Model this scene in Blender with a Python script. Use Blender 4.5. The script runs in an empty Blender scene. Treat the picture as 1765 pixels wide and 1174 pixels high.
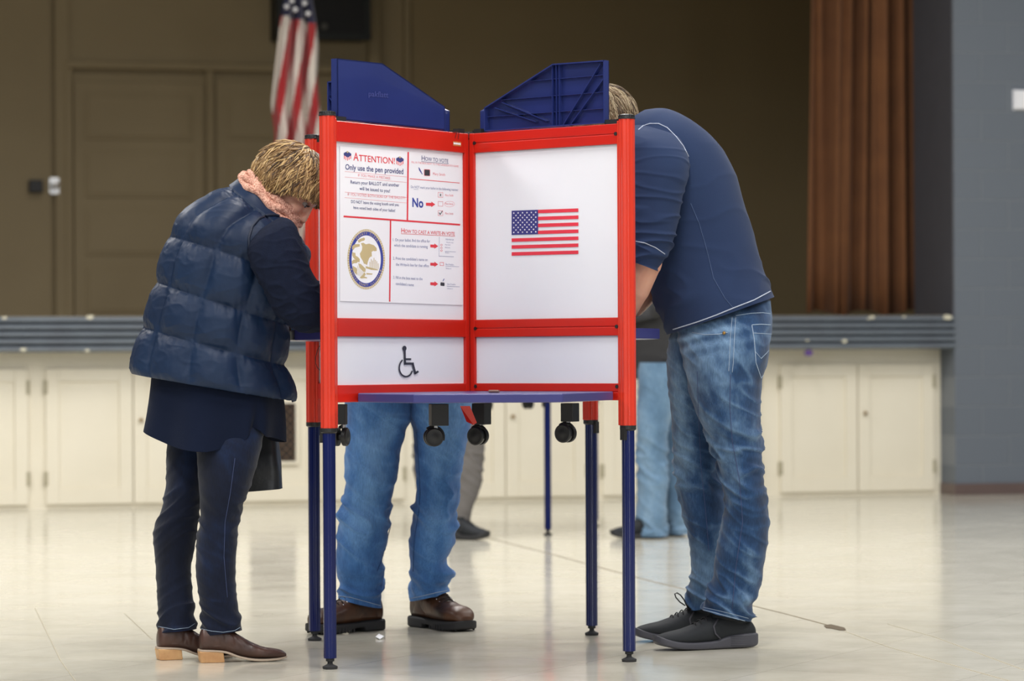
import bpy, bmesh, math, random
from math import pi, sin, cos, radians as R
from mathutils import Vector as V, Matrix, noise
from mathutils.bvhtree import BVHTree
random.seed(7)
SC = bpy.context.scene
COL = SC.collection
# ---------------------------------------------------------------- camera, world, lights, exposure
F = 5300.0; H = 0.93; ROLL = 0.005; SY = 37.6
cd = bpy.data.cameras.new('camera'); cam = bpy.data.objects.new('camera', cd); COL.objects.link(cam)
cam.location = (0, 0, H); cam.rotation_euler = (pi/2, ROLL, 0)
cd.sensor_width = 36; cd.lens = F/1765*36; cd.shift_y = SY/1765; cd.clip_end = 200
cd.dof.use_dof = True; cd.dof.focus_distance = 9.55; cd.dof.aperture_fstop = 3.6
SC.camera = cam
w = bpy.data.worlds.new('world'); SC.world = w; w.use_nodes = True
w.node_tree.nodes['Background'].inputs[0].default_value = (0.86, 0.93, 1.0, 1)
w.node_tree.nodes['Background'].inputs[1].default_value = 0.22
SC.view_settings.view_transform = 'Standard'; SC.view_settings.look = 'None'
SC.view_settings.gamma = 1; SC.view_settings.use_curve_mapping = False
SC.view_settings.exposure = 0.0
def area(loc, rot, sx, sy, power, col=(1, .97, .93)):
    l = bpy.data.lights.new('ceiling_or_fill_lamp', 'AREA'); l.shape = 'RECTANGLE'; l.size = sx; l.size_y = sy
    l.energy = power; l.color = col
    o = bpy.data.objects.new('ceiling_or_fill_lamp', l); COL.objects.link(o); o.location = loc; o.rotation_euler = rot
for ly in (3.0, 7.5, 12.0, 16.0):
    for lx in (-4.5, 0.3, 5.0):
        area((lx, ly, 5.2), (0, 0, 0), 0.5, 2.4, 165)
for lx in (-4.0, -1.4, 1.6, 4.2):
    area((lx, -3.0, 4.4), (R(40), 0, 0), .35, 1.6, 50, (.95, .97, 1))  # unseen fill lamps added in front to brighten the camera-facing sides
area((3.9, -5.0, 1.5), (R(90), 0, 0), .45, 2.4, 60, (.93, .97, 1))      # unseen upright strip lamp, added for streaks on posts and legs
area((-4.6, -5.0, 1.5), (R(90), 0, 0), .35, 2.4, 35, (.93, .97, 1))  # matching added strip lamp on the left, also out of view
# ---------------------------------------------------------------- projection helpers
CR, SR = cos(ROLL), sin(ROLL)
def ray(px, py):
    cx = (px-882.5)/F; cy = (587-py+SY)/F
    return V((CR*cx+SR*cy, 1.0, -SR*cx+CR*cy))
CAMP = V((0, 0, H))
def P(px, py, D): return CAMP + ray(px, py)*D
def G(px, py):
    r = ray(px, py); return CAMP + r*(-H/r.z)
def onplane(px, py, p0, n):
    r = ray(px, py); return CAMP + r*((p0-CAMP).dot(n)/r.dot(n))
# ---------------------------------------------------------------- materials
def mat(name, col, rough=.5, metal=0, spec=.5, bump=None, var=None, coat=0, sheen=0, trans=0):
    """bump=(scale, strength, dist) noise bump; var=(scale, colour2, contrast)"""
    m = bpy.data.materials.new(name); m.use_nodes = True; nt = m.node_tree; b = nt.nodes['Principled BSDF']
    b.inputs['Base Color'].default_value = (*col, 1); b.inputs['Roughness'].default_value = rough
    b.inputs['Metallic'].default_value = metal; b.inputs['Specular IOR Level'].default_value = spec
    b.inputs['Coat Weight'].default_value = coat; b.inputs['Coat Roughness'].default_value = .04
    b.inputs['Sheen Weight'].default_value = sheen; b.inputs['Transmission Weight'].default_value = trans
    tc = nt.nodes.new('ShaderNodeTexCoord')
    n = nt.nodes.new('ShaderNodeTexNoise'); nt.links.new(tc.outputs['Object'], n.inputs['Vector'])
    if var is None: var = (9, tuple(c*.93 for c in col), .5)
    n.inputs['Scale'].default_value = var[0]; n.inputs['Detail'].default_value = 5
    r = nt.nodes.new('ShaderNodeValToRGB'); nt.links.new(n.outputs['Fac'], r.inputs['Fac'])
    k = var[2]; r.color_ramp.elements[0].position = max(0, .5-k/2*.6); r.color_ramp.elements[1].position = min(1, .5+k/2*.6)
    r.color_ramp.elements[0].color = (*var[1], 1); r.color_ramp.elements[1].color = (*col, 1)
    nt.links.new(r.outputs[0], b.inputs['Base Color'])
    if bump:
        n2 = nt.nodes.new('ShaderNodeTexNoise'); n2.inputs['Scale'].default_value = bump[0]; n2.inputs['Detail'].default_value = 4
        nt.links.new(tc.outputs['Object'], n2.inputs['Vector'])
        bp = nt.nodes.new('ShaderNodeBump'); bp.inputs['Strength'].default_value = bump[1]; bp.inputs['Distance'].default_value = bump[2]
        nt.links.new(n2.outputs['Fac'], bp.inputs['Height']); nt.links.new(bp.outputs[0], b.inputs['Normal'])
    return m
def s2l(r, g, b): return tuple((c/255/12.92 if c/255 <= .04045 else ((c/255+.055)/1.055)**2.4) for c in (r, g, b))
def denim(name, dark, light, mid, scale=7, weave=900, fade=.5):
    m = bpy.data.materials.new(name); m.use_nodes = True; nt = m.node_tree; L = nt.links.new
    b = nt.nodes['Principled BSDF']; b.inputs['Roughness'].default_value = .85; b.inputs['Specular IOR Level'].default_value = .2
    b.inputs['Sheen Weight'].default_value = .15
    tc = nt.nodes.new('ShaderNodeTexCoord')
    mp = nt.nodes.new('ShaderNodeMapping'); mp.inputs['Scale'].default_value = (1, 1, .55); L(tc.outputs['Object'], mp.inputs[0])
    n = nt.nodes.new('ShaderNodeTexNoise'); n.inputs['Scale'].default_value = scale; n.inputs['Detail'].default_value = 6; n.inputs['Roughness'].default_value = .6
    L(mp.outputs[0], n.inputs['Vector'])
    r = nt.nodes.new('ShaderNodeValToRGB'); e = r.color_ramp.elements
    e[0].position = .28; e[0].color = (*dark, 1); e[1].position = .76; e[1].color = (*light, 1)
    x = e.new(.5); x.color = (*mid, 1)
    at = nt.nodes.new('ShaderNodeAttribute'); at.attribute_name = 'wear'      # worn and faded places of the cloth
    sc_ = nt.nodes.new('ShaderNodeMath'); sc_.operation = 'MULTIPLY_ADD'; sc_.inputs[1].default_value = fade; L(at.outputs['Fac'], sc_.inputs[0])
    L(n.outputs['Fac'], sc_.inputs[2]); L(sc_.outputs[0], r.inputs[0])
    # fine vertical yarn streaks
    mp2 = nt.nodes.new('ShaderNodeMapping'); mp2.inputs['Scale'].default_value = (420, 420, 40); L(tc.outputs['Object'], mp2.inputs[0])
    n2 = nt.nodes.new('ShaderNodeTexNoise'); n2.inputs['Scale'].default_value = 1; n2.inputs['Detail'].default_value = 2; L(mp2.outputs[0], n2.inputs['Vector'])
    mx = nt.nodes.new('ShaderNodeMixRGB'); mx.blend_type = 'OVERLAY'; mx.inputs[0].default_value = .45
    L(r.outputs[0], mx.inputs[1]); L(n2.outputs['Fac'], mx.inputs[2]); L(mx.outputs[0], b.inputs['Base Color'])
    n3 = nt.nodes.new('ShaderNodeTexNoise'); n3.inputs['Scale'].default_value = 38; n3.inputs['Detail'].default_value = 6; L(mp.outputs[0], n3.inputs['Vector'])
    bp = nt.nodes.new('ShaderNodeBump'); bp.inputs['Strength'].default_value = .5; bp.inputs['Distance'].default_value = .004
    L(n3.outputs['Fac'], bp.inputs['Height']); L(bp.outputs[0], b.inputs['Normal'])
    return m
M = {}
M['red'] = mat('red_powder_coat', s2l(196, 34, 20), .28, spec=.4, coat=.15, var=(3, s2l(189, 31, 19), .5))
M['post_red'] = mat('orange_red_extrusion', s2l(208, 52, 30), .28, spec=.5, coat=.3)
M['white_board'] = mat('white_board', s2l(226, 228, 234), .35, var=(2, s2l(223, 225, 232), .5))
M['poster'] = mat('poster_paper', s2l(232, 232, 237), .3, var=(2, s2l(229, 229, 235), .5))
M['blue_leg'] = mat('blue_leg', s2l(16, 27, 82), .12, spec=.4, coat=.0)
M['blue_plastic'] = mat('blue_plastic', s2l(33, 44, 102), .28, spec=.5, coat=.2)
M['blue_shelf'] = mat('blue_shelf', s2l(54, 54, 112), .35, spec=.5)
M['black'] = mat('black_plastic', (.012, .012, .013), .42)
M['black_metal'] = mat('black_tube', (.015, .016, .018), .5)
M['silver'] = mat('silver', (.7, .7, .7), .25, metal=1)
M['rubber'] = mat('rubber', (.02, .02, .022), .75)
M['pred'] = mat('print_red', s2l(218, 48, 62), .5)
M['ppink'] = mat('print_pink', s2l(232, 140, 148), .5)
M['pnavy'] = mat('print_navy', s2l(48, 56, 120), .5)
M['pgrey'] = mat('print_greyblue', s2l(140, 146, 180), .5)
M['pblue'] = mat('print_blue', s2l(44, 62, 152), .5)
M['ptan'] = mat('print_tan', s2l(196, 178, 132), .5)
M['pblack'] = mat('print_black', (.02, .02, .03), .5)
M['pwhite'] = mat('print_white', s2l(240, 240, 244), .5)
M['flagred'] = mat('flag_print_red', s2l(222, 45, 66), .5)
M['flagblue'] = mat('flag_print_blue', s2l(44, 46, 122), .5)
# ---------------------------------------------------------------- mesh builder
class MB:
    def __init__(s): s.v = []; s.f = []; s.m = []; s.w = []
    def add(s, vs, fs, mi=0):
        o = len(s.v); s.v += [V(p) for p in vs]; s.w += [0]*(len(s.v)-len(s.w)); s.f += [tuple(i+o for i in f) for f in fs]; s.m += [mi]*len(fs); return s
    def hexa(s, c, mi=0):   # 8 corners, bottom loop then top loop
        return s.add(c, [(3, 2, 1, 0), (4, 5, 6, 7), (0, 1, 5, 4), (1, 2, 6, 5), (2, 3, 7, 6), (3, 0, 4, 7)], mi)
    def box(s, x0, x1, y0, y1, z0, z1, mi=0, fr=None):
        c = [(x0, y0, z0), (x1, y0, z0), (x1, y1, z0), (x0, y1, z0), (x0, y0, z1), (x1, y0, z1), (x1, y1, z1), (x0, y1, z1)]
        if fr: c = [fr @ V(p) for p in c]
        return s.hexa(c, mi)
    def prism(s, pts, d, mi=0):     # polygon pts (world) extruded by vector d
        n = len(pts); pts = [V(p) for p in pts]; d = V(d)
        return s.add(pts+[p+d for p in pts], [tuple(reversed(range(n))), tuple(range(n, 2*n))]+[(i, (i+1) % n, (i+1) % n+n, i+n) for i in range(n)], mi)
    def tube(s, path, r, seg=10, mi=0, cap=True):
        path = [V(p) for p in path]; n = len(path); rr = r if isinstance(r, (list, tuple)) else [r]*n
        vs = []; fs = []; prev = None
        for i, p in enumerate(path):
            t = (path[min(i+1, n-1)]-path[max(i-1, 0)]).normalized()
            if prev is None: a = t.orthogonal().normalized()
            else:
                a = prev-t*prev.dot(t)
                a = a.normalized() if a.length > 1e-6 else t.orthogonal().normalized()
            prev = a; b = t.cross(a)
            for k in range(seg):
                q = 2*pi*k/seg; vs.append(p+(a*cos(q)+b*sin(q))*rr[i])
        for i in range(n-1):
            for k in range(seg):
                k2 = (k+1) % seg; fs.append((i*seg+k, i*seg+k2, (i+1)*seg+k2, (i+1)*seg+k))
        if cap: fs += [tuple(reversed(range(seg))), tuple(range((n-1)*seg, n*seg))]
        return s.add(vs, fs, mi)
    def lathe(s, o, prof, axis=V((0, 0, 1)), seg=24, mi=0):   # prof [(r,h)]
        axis = V(axis).normalized(); a = axis.orthogonal().normalized(); b = axis.cross(a); o = V(o); vs = []; fs = []
        for r_, h_ in prof:
            for k in range(seg):
                q = 2*pi*k/seg; vs.append(o+axis*h_+(a*cos(q)+b*sin(q))*max(r_, 1e-5))
        n = len(prof)
        for i in range(n-1):
            for k in range(seg):
                k2 = (k+1) % seg; fs.append((i*seg+k, i*seg+k2, (i+1)*seg+k2, (i+1)*seg+k))
        fs += [tuple(reversed(range(seg))), tuple(range((n-1)*seg, n*seg))]
        return s.add(vs, fs, mi)
    def build(s, name, mats, parent=None, base=None, smooth=False, bevel=0):
        if not isinstance(mats, (list, tuple)): mats = [mats]
        off = V((0, 0, 0))
        if parent is not None: off = worldpos(parent)
        elif base is not None: off = V(base)
        me = bpy.data.meshes.new(name); me.from_pydata([tuple(p-off) for p in s.v], [], s.f)
        for m in mats: me.materials.append(m)
        for p, mi in zip(me.polygons, s.m): p.material_index = mi; p.use_smooth = bool(smooth)
        if any(s.w):
            at = me.attributes.new('wear', 'FLOAT', 'POINT'); at.data.foreach_set('value', [float(x) for x in s.w])
        me.validate(); me.update()
        bm = bmesh.new(); bm.from_mesh(me); bmesh.ops.recalc_face_normals(bm, faces=bm.faces); bm.to_mesh(me); bm.free()
        if smooth == 'auto': 
            me.set_sharp_from_angle(angle=R(35))
        o = bpy.data.objects.new(name, me); COL.objects.link(o)
        if parent is not None: o.parent = parent
        else: o.location = off
        if bevel:
            b = o.modifiers.new('bevel', 'BEVEL'); b.width = bevel; b.segments = 2; b.limit_method = 'ANGLE'
        return o
def worldpos(o):
    p = V((0, 0, 0))
    while o is not None: p = p+V(o.location); o = o.parent
    return p
def thing(name, label, cat, loc, group=None):
    o = bpy.data.objects.new(name, None); COL.objects.link(o); o.location = loc; o.empty_display_size = .1
    return tag(o, label, cat, group)
def tag(o, label, cat, group=None):
    o['label'] = label; o['category'] = cat
    if group: o['group'] = group
    return o
def struct(o): o['kind'] = 'structure'; return o
# ---------------------------------------------------------------- wall frame of the stage front
A0 = G(0, 878); B0 = G(1620, 851); A0.z = B0.z = 0
WD = (B0-A0).normalized(); WN = V((WD.y, -WD.x, 0))        # along wall, toward the camera
WF = Matrix((( WD.x, WN.x, 0, A0.x), (WD.y, WN.y, 0, A0.y), (0, 0, 1, 0), (0, 0, 0, 1)))   # local (a, off, z)
def WP(px, py, off=0):     # pixel -> (a, z) on the wall plane shifted by off toward the camera
    q = onplane(px, py, A0+WN*off, WN); return (q-A0).dot(WD), q.z
def wbox(mb, a0, a1, o0, o1, z0, z1, mi=0): return mb.box(a0, a1, o0, o1, z0, z1, mi, WF)
NO = .25      # nosing and block wall stand this far in front of the cabinets
# floor material : glossy vinyl tile
def floor_mat():
    m = bpy.data.materials.new('floor_tile'); m.use_nodes = True; nt = m.node_tree; L = nt.links.new; b = nt.nodes['Principled BSDF']
    tc = nt.nodes.new('ShaderNodeTexCoord')
    mp = nt.nodes.new('ShaderNodeMapping'); mp.inputs['Rotation'].default_value = (0, 0, R(-62)); L(tc.outputs['Object'], mp.inputs[0])
    br = nt.nodes.new('ShaderNodeTexBrick'); br.offset = 0; br.inputs['Scale'].default_value = 1
    br.inputs['Brick Width'].default_value = .61; br.inputs['Row Height'].default_value = .61; br.inputs['Mortar Size'].default_value = .0012
    br.inputs['Color1'].default_value = (*s2l(212, 208, 194), 1); br.inputs['Color2'].default_value = (*s2l(207, 203, 189), 1)
    br.inputs['Mortar'].default_value = (*s2l(170, 164, 146), 1); L(mp.outputs[0], br.inputs['Vector'])
    n = nt.nodes.new('ShaderNodeTexNoise'); n.inputs['Scale'].default_value = 3.5; n.inputs['Detail'].default_value = 8; n.inputs['Roughness'].default_value = .7
    L(tc.outputs['Object'], n.inputs['Vector'])
    r = nt.nodes.new('ShaderNodeValToRGB'); r.color_ramp.elements[0].color = (.86, .85, .82, 1); r.color_ramp.elements[0].position = .35
    r.color_ramp.elements[1].color = (1, 1, 1, 1); r.color_ramp.elements[1].position = .6; L(n.outputs['Fac'], r.inputs[0])
    mx = nt.nodes.new('ShaderNodeMixRGB'); mx.blend_type = 'MULTIPLY'; mx.inputs[0].default_value = .8
    L(br.outputs['Color'], mx.inputs[1]); L(r.outputs[0], mx.inputs[2]); L(mx.outputs[0], b.inputs['Base Color'])
    rr = nt.nodes.new('ShaderNodeMapRange'); rr.inputs['To Min'].default_value = .07; rr.inputs['To Max'].default_value = .17; L(n.outputs['Fac'], rr.inputs['Value'])
    L(rr.outputs[0], b.inputs['Roughness']); b.inputs['Specular IOR Level'].default_value = .5
    n2 = nt.nodes.new('ShaderNodeTexNoise'); n2.inputs['Scale'].default_value = 2.2; n2.inputs['Detail'].default_value = 2; L(tc.outputs['Object'], n2.inputs['Vector'])
    bp = nt.nodes.new('ShaderNodeBump'); bp.inputs['Strength'].default_value = .25; bp.inputs['Distance'].default_value = .01
    L(n2.outputs['Fac'], bp.inputs['Height']); L(bp.outputs[0], b.inputs['Normal'])
    return m
def block_mat():
    m = bpy.data.materials.new('painted_block'); m.use_nodes = True; nt = m.node_tree; L = nt.links.new; b = nt.nodes['Principled BSDF']
    tc = nt.nodes.new('ShaderNodeTexCoord'); sep = nt.nodes.new('ShaderNodeSeparateXYZ'); L(tc.outputs['Object'], sep.inputs[0])
    cmb = nt.nodes.new('ShaderNodeCombineXYZ'); L(sep.outputs['X'], cmb.inputs['X']); L(sep.outputs['Z'], cmb.inputs['Y'])
    br = nt.nodes.new('ShaderNodeTexBrick'); br.inputs['Scale'].default_value = 1; br.inputs['Brick Width'].default_value = .406
    br.inputs['Row Height'].default_value = .2035; br.inputs['Mortar Size'].default_value = .006; br.inputs['Mortar Smooth'].default_value = .4
    br.inputs['Color1'].default_value = (*s2l(101, 108, 117), 1); br.inputs['Color2'].default_value = (*s2l(100, 107, 116), 1)
    br.inputs['Mortar'].default_value = (*s2l(116, 122, 129), 1); L(cmb.outputs[0], br.inputs['Vector']); L(br.outputs['Color'], b.inputs['Base Color'])
    b.inputs['Roughness'].default_value = .55
    bp = nt.nodes.new('ShaderNodeBump'); bp.invert = True; bp.inputs['Strength'].default_value = .8; bp.inputs['Distance'].default_value = .006
    L(br.outputs['Fac'], bp.inputs['Height']); L(bp.outputs[0], b.inputs['Normal'])
    return m
M['cream'] = mat('cream_paint', s2l(236, 229, 210), .35, var=(1.6, s2l(230, 222, 201), .6))
M['nosing'] = mat('grey_paint', s2l(104, 112, 120), .4, var=(6, s2l(98, 104, 112), .5))
M['chip'] = mat('bare_chip', s2l(205, 200, 178), .6)
M['beige'] = mat('olive_beige_paint', s2l(168, 152, 118), .6, var=(.8, s2l(159, 143, 110), .6))
M['darkwall'] = mat('dark_backdrop', s2l(166, 149, 114), .9, var=(.6, s2l(158, 141, 107), .6))
M['brownbase'] = mat('brown_cove_base', s2l(98, 82, 78), .4)
M['hinge'] = mat('painted_hinge', s2l(176, 168, 142), .5)
M['brass'] = mat('brass', s2l(150, 120, 70), .35, metal=.8)
M['grille'] = mat('brown_grille', s2l(84, 62, 44), .5)
M['dark'] = mat('dark_void', (.02, .017, .014), .8)
M['ceil'] = mat('ceiling_paint', s2l(215, 212, 200), .8)
M['curtain'] = mat('rust_curtain', s2l(112, 70, 36), .85, sheen=.05, var=(5, s2l(100, 61, 31), .6))
# floor
mb = MB(); mb.box(-14, 14, -8, 40, -.1, 0); struct(mb.build('floor', floor_mat()))
# stage body with cabinets
aC1 = WP(1622, 850)[0]; zT = WP(0, 545, NO)[1]; zB = WP(0, 608, NO)[1]; aN = WP(1647, 700, NO)[0]; aL = -9.0
mb = MB(); wbox(mb, aL, aC1, -.12, 0, .0, zB+.01)
st = struct(mb.build('wall_stage_front', M['cream']))
mb = MB(); wbox(mb, aL, aC1+.9, -7.4, NO-.02, zT-.04, zT-.001); struct(mb.build('floor_stage', M['darkwall']))
mb = MB()
nb = 5; hz = (zT-zB)/nb
for i in range(nb):
    z0 = zB+i*hz
    prof = [(NO-.03, z0), (NO-.012, z0+.002), (NO+.012, z0+hz*.3), (NO+.012, z0+hz*.62), (NO-.006, z0+hz*.86), (NO-.03, z0+hz)]
    v = [WF @ V((aL, o, z)) for o, z in prof]; mb.prism(v, WD*(aN-aL))
wbox(mb, aL, aN, .02, NO-.03, zB, zT, 0)
nos = struct(mb.build('trim_stage_nosing', M['nosing']))
mb = MB()
for px, py, s_ in ((1502, 547, 5), (1496, 549, 3), (1632, 547, 8), (1455, 588, 5), (1390, 587, 3), (40, 603, 5), (155, 547, 6), (150, 604, 4), (1557, 546, 3), (8, 548, 4)):
    a, z = WP(px, py, NO); q = WF @ V((a, NO+.008, z)); r_ = s_*.0039
    pts = [q+WD*(r_*cos(t)*random.uniform(.8, 1.3))+V((0, 0, 1))*(r_*.6*sin(t)*random.uniform(.8, 1.2)) for t in [2*pi*k/9 for k in range(9)]]
    mb.prism(pts, WN*.006)
ch = mb.build('paint_chip', M['chip'], nos)
mb = MB(); a, z = WP(1395, 607, NO); q = WF @ V((a, NO-.02, z-.005)); 
mb.prism([q+WD*(.03*cos(t))+V((0, 0, .022*sin(t))) for t in [2*pi*k/10 for k in range(10)]], WN*.01)
mb.build('tape_scrap', mat('purple_tape', s2l(90, 60, 130), .6), nos)
# cupboard doors under the stage
zD0, zD1 = WP(150, 872)[1], WP(150, 635)[1]
centres = [WP(px, 750)[0] for px in (-105, 229, 552, 870, 1174, 1477)]
pitch = centres[4]-centres[3]; dw = pitch*.455; centres += [centres[0]-pitch*k for k in (1, 2)]
dn = 0
for ci, c in enumerate(centres):
    for side in (-1, 1):
        dn += 1
        x0, x1 = (c-dw, c-.004) if side < 0 else (c+.004, c+dw)
        if x1 > aC1: x1 = aC1-.03
        mb = MB(); z0, z1 = zD0+.012, zD1; rl = .085
        wbox(mb, x0+rl, x1-rl, .002, .022, z0, z0+rl+.02); wbox(mb, x0+rl, x1-rl, .002, .022, z1-rl, z1)
        wbox(mb, x0, x0+rl, .002, .022, z0, z1); wbox(mb, x1-rl, x1, .002, .022, z0, z1)
        # bevelled moulding and raised field
        for k, (e, o) in enumerate(((0, .016), (.02, .008))):
            wbox(mb, x0+rl+e, x1-rl-e, .001, o*.8 if k else .010, z0+rl+.02+e, z1-rl-e)
        grill = (ci == 2 and side < 0)
        d = struct(mb.build('door_%d' % dn, M['cream'], base=WF @ V((x0, 0, 0)), bevel=.003))
        if grill:
            ga, gz1 = WP(508, 695); _, gz0 = WP(508, 795); g0 = x0+rl
            mb = MB(); wbox(mb, g0-.01, ga, .012, .02, gz0, gz1); mb.build('vent_opening', M['dark'], d)
            mb = MB(); n = 12; ww = ga-g0; hh = gz1-gz0
            def seg(p, q):
                mb.tube([WF @ V((p[0], .026, p[1])), WF @ V((q[0], .026, q[1]))], .0055, 6)
            st_ = .055; k = -8
            for k in range(-12, 16):
                for sg in (1, -1):
                    # clip line x = g0 + k*st + t, z = gz0 + t (or gz1 - t)
                    xa = g0+k*st_; t0 = max(0, g0-xa); t1 = min(hh, ga-xa)
                    if t1 > t0+.004:
                        if sg > 0: seg((xa+t0, gz0+t0), (xa+t1, gz0+t1))
                        else: seg((xa+t0, gz1-t0), (xa+t1, gz1-t1))
            mb.build('grille', M['grille'], d)
            mb = MB()
            for (a_, b_, c_, d_) in ((g0-.02, ga+.02, gz0-.02, gz0), (g0-.02, ga+.02, gz1, gz1+.02), (g0-.02, g0, gz0, gz1), (ga, ga+.02, gz0, gz1)):
                wbox(mb, a_, b_, .018, .034, c_, d_)
            mb.build('grille_frame', M['cream'], d)
        zk = WP(879, 718)[1]
        if side > 0:
            mb = MB(); q = WF @ V((x0+.045, .022, zk)); mb.lathe(q, [(.010, 0), (.006, .008), (.013, .016), (.013, .024), (.006, .029)], WN, 14); mb.build('knob', M['brass'], d, smooth=True)
        xh = x0 if side < 0 else x1
        for zz in (zD0+.18, zD1-.12):
            mb = MB(); wbox(mb, xh-.012, xh+.012, .0, .026, zz-.045, zz+.045); mb.build('hinge', M['hinge'], d)
# block wall right
mb = MB(); a_ = WP(1646, 700, NO)[0]; wbox(mb, a_-.012, a_-.001, -.45, NO-.001, zT, 6); struct(mb.build('wall_proscenium_side', mat('dark_grey_side', s2l(74, 74, 80), .7)))  # side return in one even grey, darker than the block wall
bm_ = block_mat()
a1, _ = WP(1646, 700, NO)
def local_block(name, x0, x1, y0, y1, z0, z1, m):   # box with its own frame so the brick texture follows the wall
    me = MB(); me.box(0, x1-x0, y0, y1, z0, z1); o = me.build(name, m)
    o.location = WF @ V((x0, 0, 0)); o.rotation_euler = (0, 0, math.atan2(WD.y, WD.x)); return o
struct_ = local_block('wall_right', a1, a1+6, -NO, .45, 0, 6, bm_)   # y axis here points away from camera
struct(struct_)
mb = MB(); z_ = WP(1700, 833, NO)[1]
wbox(mb, a1-.006, a1+6, NO-.0, NO+.018, 0, z_); wbox(mb, a1-.012, a1, 0, NO+.018, 0, z_); struct(mb.build('baseboard_right', M['brownbase'], bevel=.004))
# stage shell
sl_ = WF @ V((1.5, -3.8, 5.7)); area(sl_, (0, 0, 0), 1.5, 1.5, 26, (1, .94, .84))  # added lamp: brightens the stage back wall, falling off to the right
mb = MB(); wbox(mb, aL, aC1+3.2, -7.6, -7.4, zT-.04, 6.2); struct(mb.build('wall_back', M['beige']))
mb = MB(); wbox(mb, aL-.2, aL, -7.6, NO, 0, 6.2); struct(mb.build('wall_left', M['beige']))
mb = MB(); wbox(mb, aC1+3, aC1+3.2, -7.4, -.45, zT-.04, 6.2); struct(mb.build('wall_stage_right', M['darkwall']))
mb = MB(); wbox(mb, aL, aC1+3.2, -7.6, 0, 6.0, 6.2); struct(mb.build('ceiling_stage', M['darkwall']))
mb = MB(); wbox(mb, aL, a1+.3, -.25, 0, 4.3, 6.2); struct(mb.build('wall_proscenium', bm_))
BO = -7.4
def bw(px, py): return WP(px, py, BO)
# panelled doors in the back wall of the stage
k = 0
def leaf(px0, px1, pyt, pyb, n, nm):
    a0, zt = bw(px0, pyt); a1_, _ = bw(px1, pyt); _, zb = bw(px0, pyb)
    mb = MB(); wbox(mb, a0, a1_, BO, BO+.03, zb, zt)
    for i in range(n):
        z1 = zt-.10-(zt-zb-.1)/n*i; z0 = z1-(zt-zb-.1)/n+.10
        for (e, o) in ((.0, .042), (.03, .036)):
            wbox(mb, a0+.10+e, a1_-.10-e, BO+.0, BO+o if e == 0 else BO+.05, z0+e, z1-e)
    return struct(mb.build(nm, M['beige'], base=WF @ V((a0, BO, zb)), bevel=.006))
leaf(126, 350, 140, 560, 4, 'door_30'); leaf(372, 600, 140, 560, 4, 'door_31')
a0, z0 = bw(112, 560); a1_, z1 = bw(612, 128)
mb = MB(); wbox(mb, a0, a1_, BO, BO+.07, z1, z1+.07); wbox(mb, a0, a0+.07, BO, BO+.07, z0, z1); wbox(mb, a1_-.07, a1_, BO, BO+.07, z0, z1)
ac = bw(361, 200)[0]; wbox(mb, ac-.035, ac+.035, BO, BO+.06, z0, z1)
struct(mb.build('trim_1', M['beige'], bevel=.01))
# flush door at far left with its seam, latch and strike
a0, z0 = bw(-160, 560); a1_, z1 = bw(86, -60)
mb = MB(); wbox(mb, a0, a1_, BO, BO+.05, z0, z1); fd = struct(mb.build('door_32', M['beige'], base=WF @ V((a0, BO, z0)), bevel=.006))
a2, _ = bw(92, 0); a3, _ = bw(118, 0)
mb = MB(); wbox(mb, a2, a3, BO, BO+.06, z0, z1+.1); struct(mb.build('trim_2', M['beige'], bevel=.008))
a4, zq = bw(60, 322)
mb = MB(); wbox(mb, a4-.06, a4+.06, BO+.05, BO+.12, zq-.055, zq+.055); mb.build('latch', M['black'], fd, bevel=.006)
a4, zq = bw(92, 321)
mb = MB(); wbox(mb, a4-.04, a4+.04, BO+.06, BO+.075, zq-.07, zq+.07, 0); mb.lathe(WF @ V((a4, BO+.075, zq)), [(.012, 0), (.012, .03), (.032, .035), (.034, .06), (.015, .07)], WN, 18)
mb.build('knob', M['silver'], fd, smooth='auto')
# pilasters
mb = MB()
for px0, px1 in ((632, 652), (693, 704)):
    a0, _ = bw(px0, 0); a1_, _ = bw(px1, 0); wbox(mb, a0, a1_, BO, BO+.10, zT, 6)
struct(mb.build('trim_3', M['beige'], bevel=.01))
# backdrop cloth wall section to the right
a0, _ = bw(704, 0)
mb = MB(); wbox(mb, a0, aC1+3, BO, BO+.06, zT, 6); struct(mb.build('wall_backdrop', M['darkwall']))
# dark wall-hung monitor
a0, z0 = bw(466, 70); a1_, _ = bw(627, 70); z1 = z0+.95
t = thing('wall_monitor', 'large black box-shaped monitor hung high on the stage back wall behind the flag', 'monitor', WF @ V(((a0+a1_)/2, BO, z0)))
mb = MB(); wbox(mb, a0+.02, a1_-.02, BO, BO+.28, z0, z1); mb.build('housing', M['black'], t, bevel=.02)
mb = MB(); wbox(mb, a0, a0+.05, BO, BO+.34, z0-.01, z1+.02); wbox(mb, a1_-.05, a1_, BO, BO+.30, z0+.05, z1+.02); wbox(mb, a0, a1_, BO+.26, BO+.32, z0-.01, z0+.05)
mb.build('bezel', mat('dark_bezel', (.025, .03, .032), .6), t)
mb = MB(); a5, z5 = bw(547, 52); mb.lathe(WF @ V((a5, BO+.32, z5+.0)), [(.03, 0), (.03, .01)], WN, 16); mb.build('badge', mat('dull_badge', (.12, .12, .11), .5), t)
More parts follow.
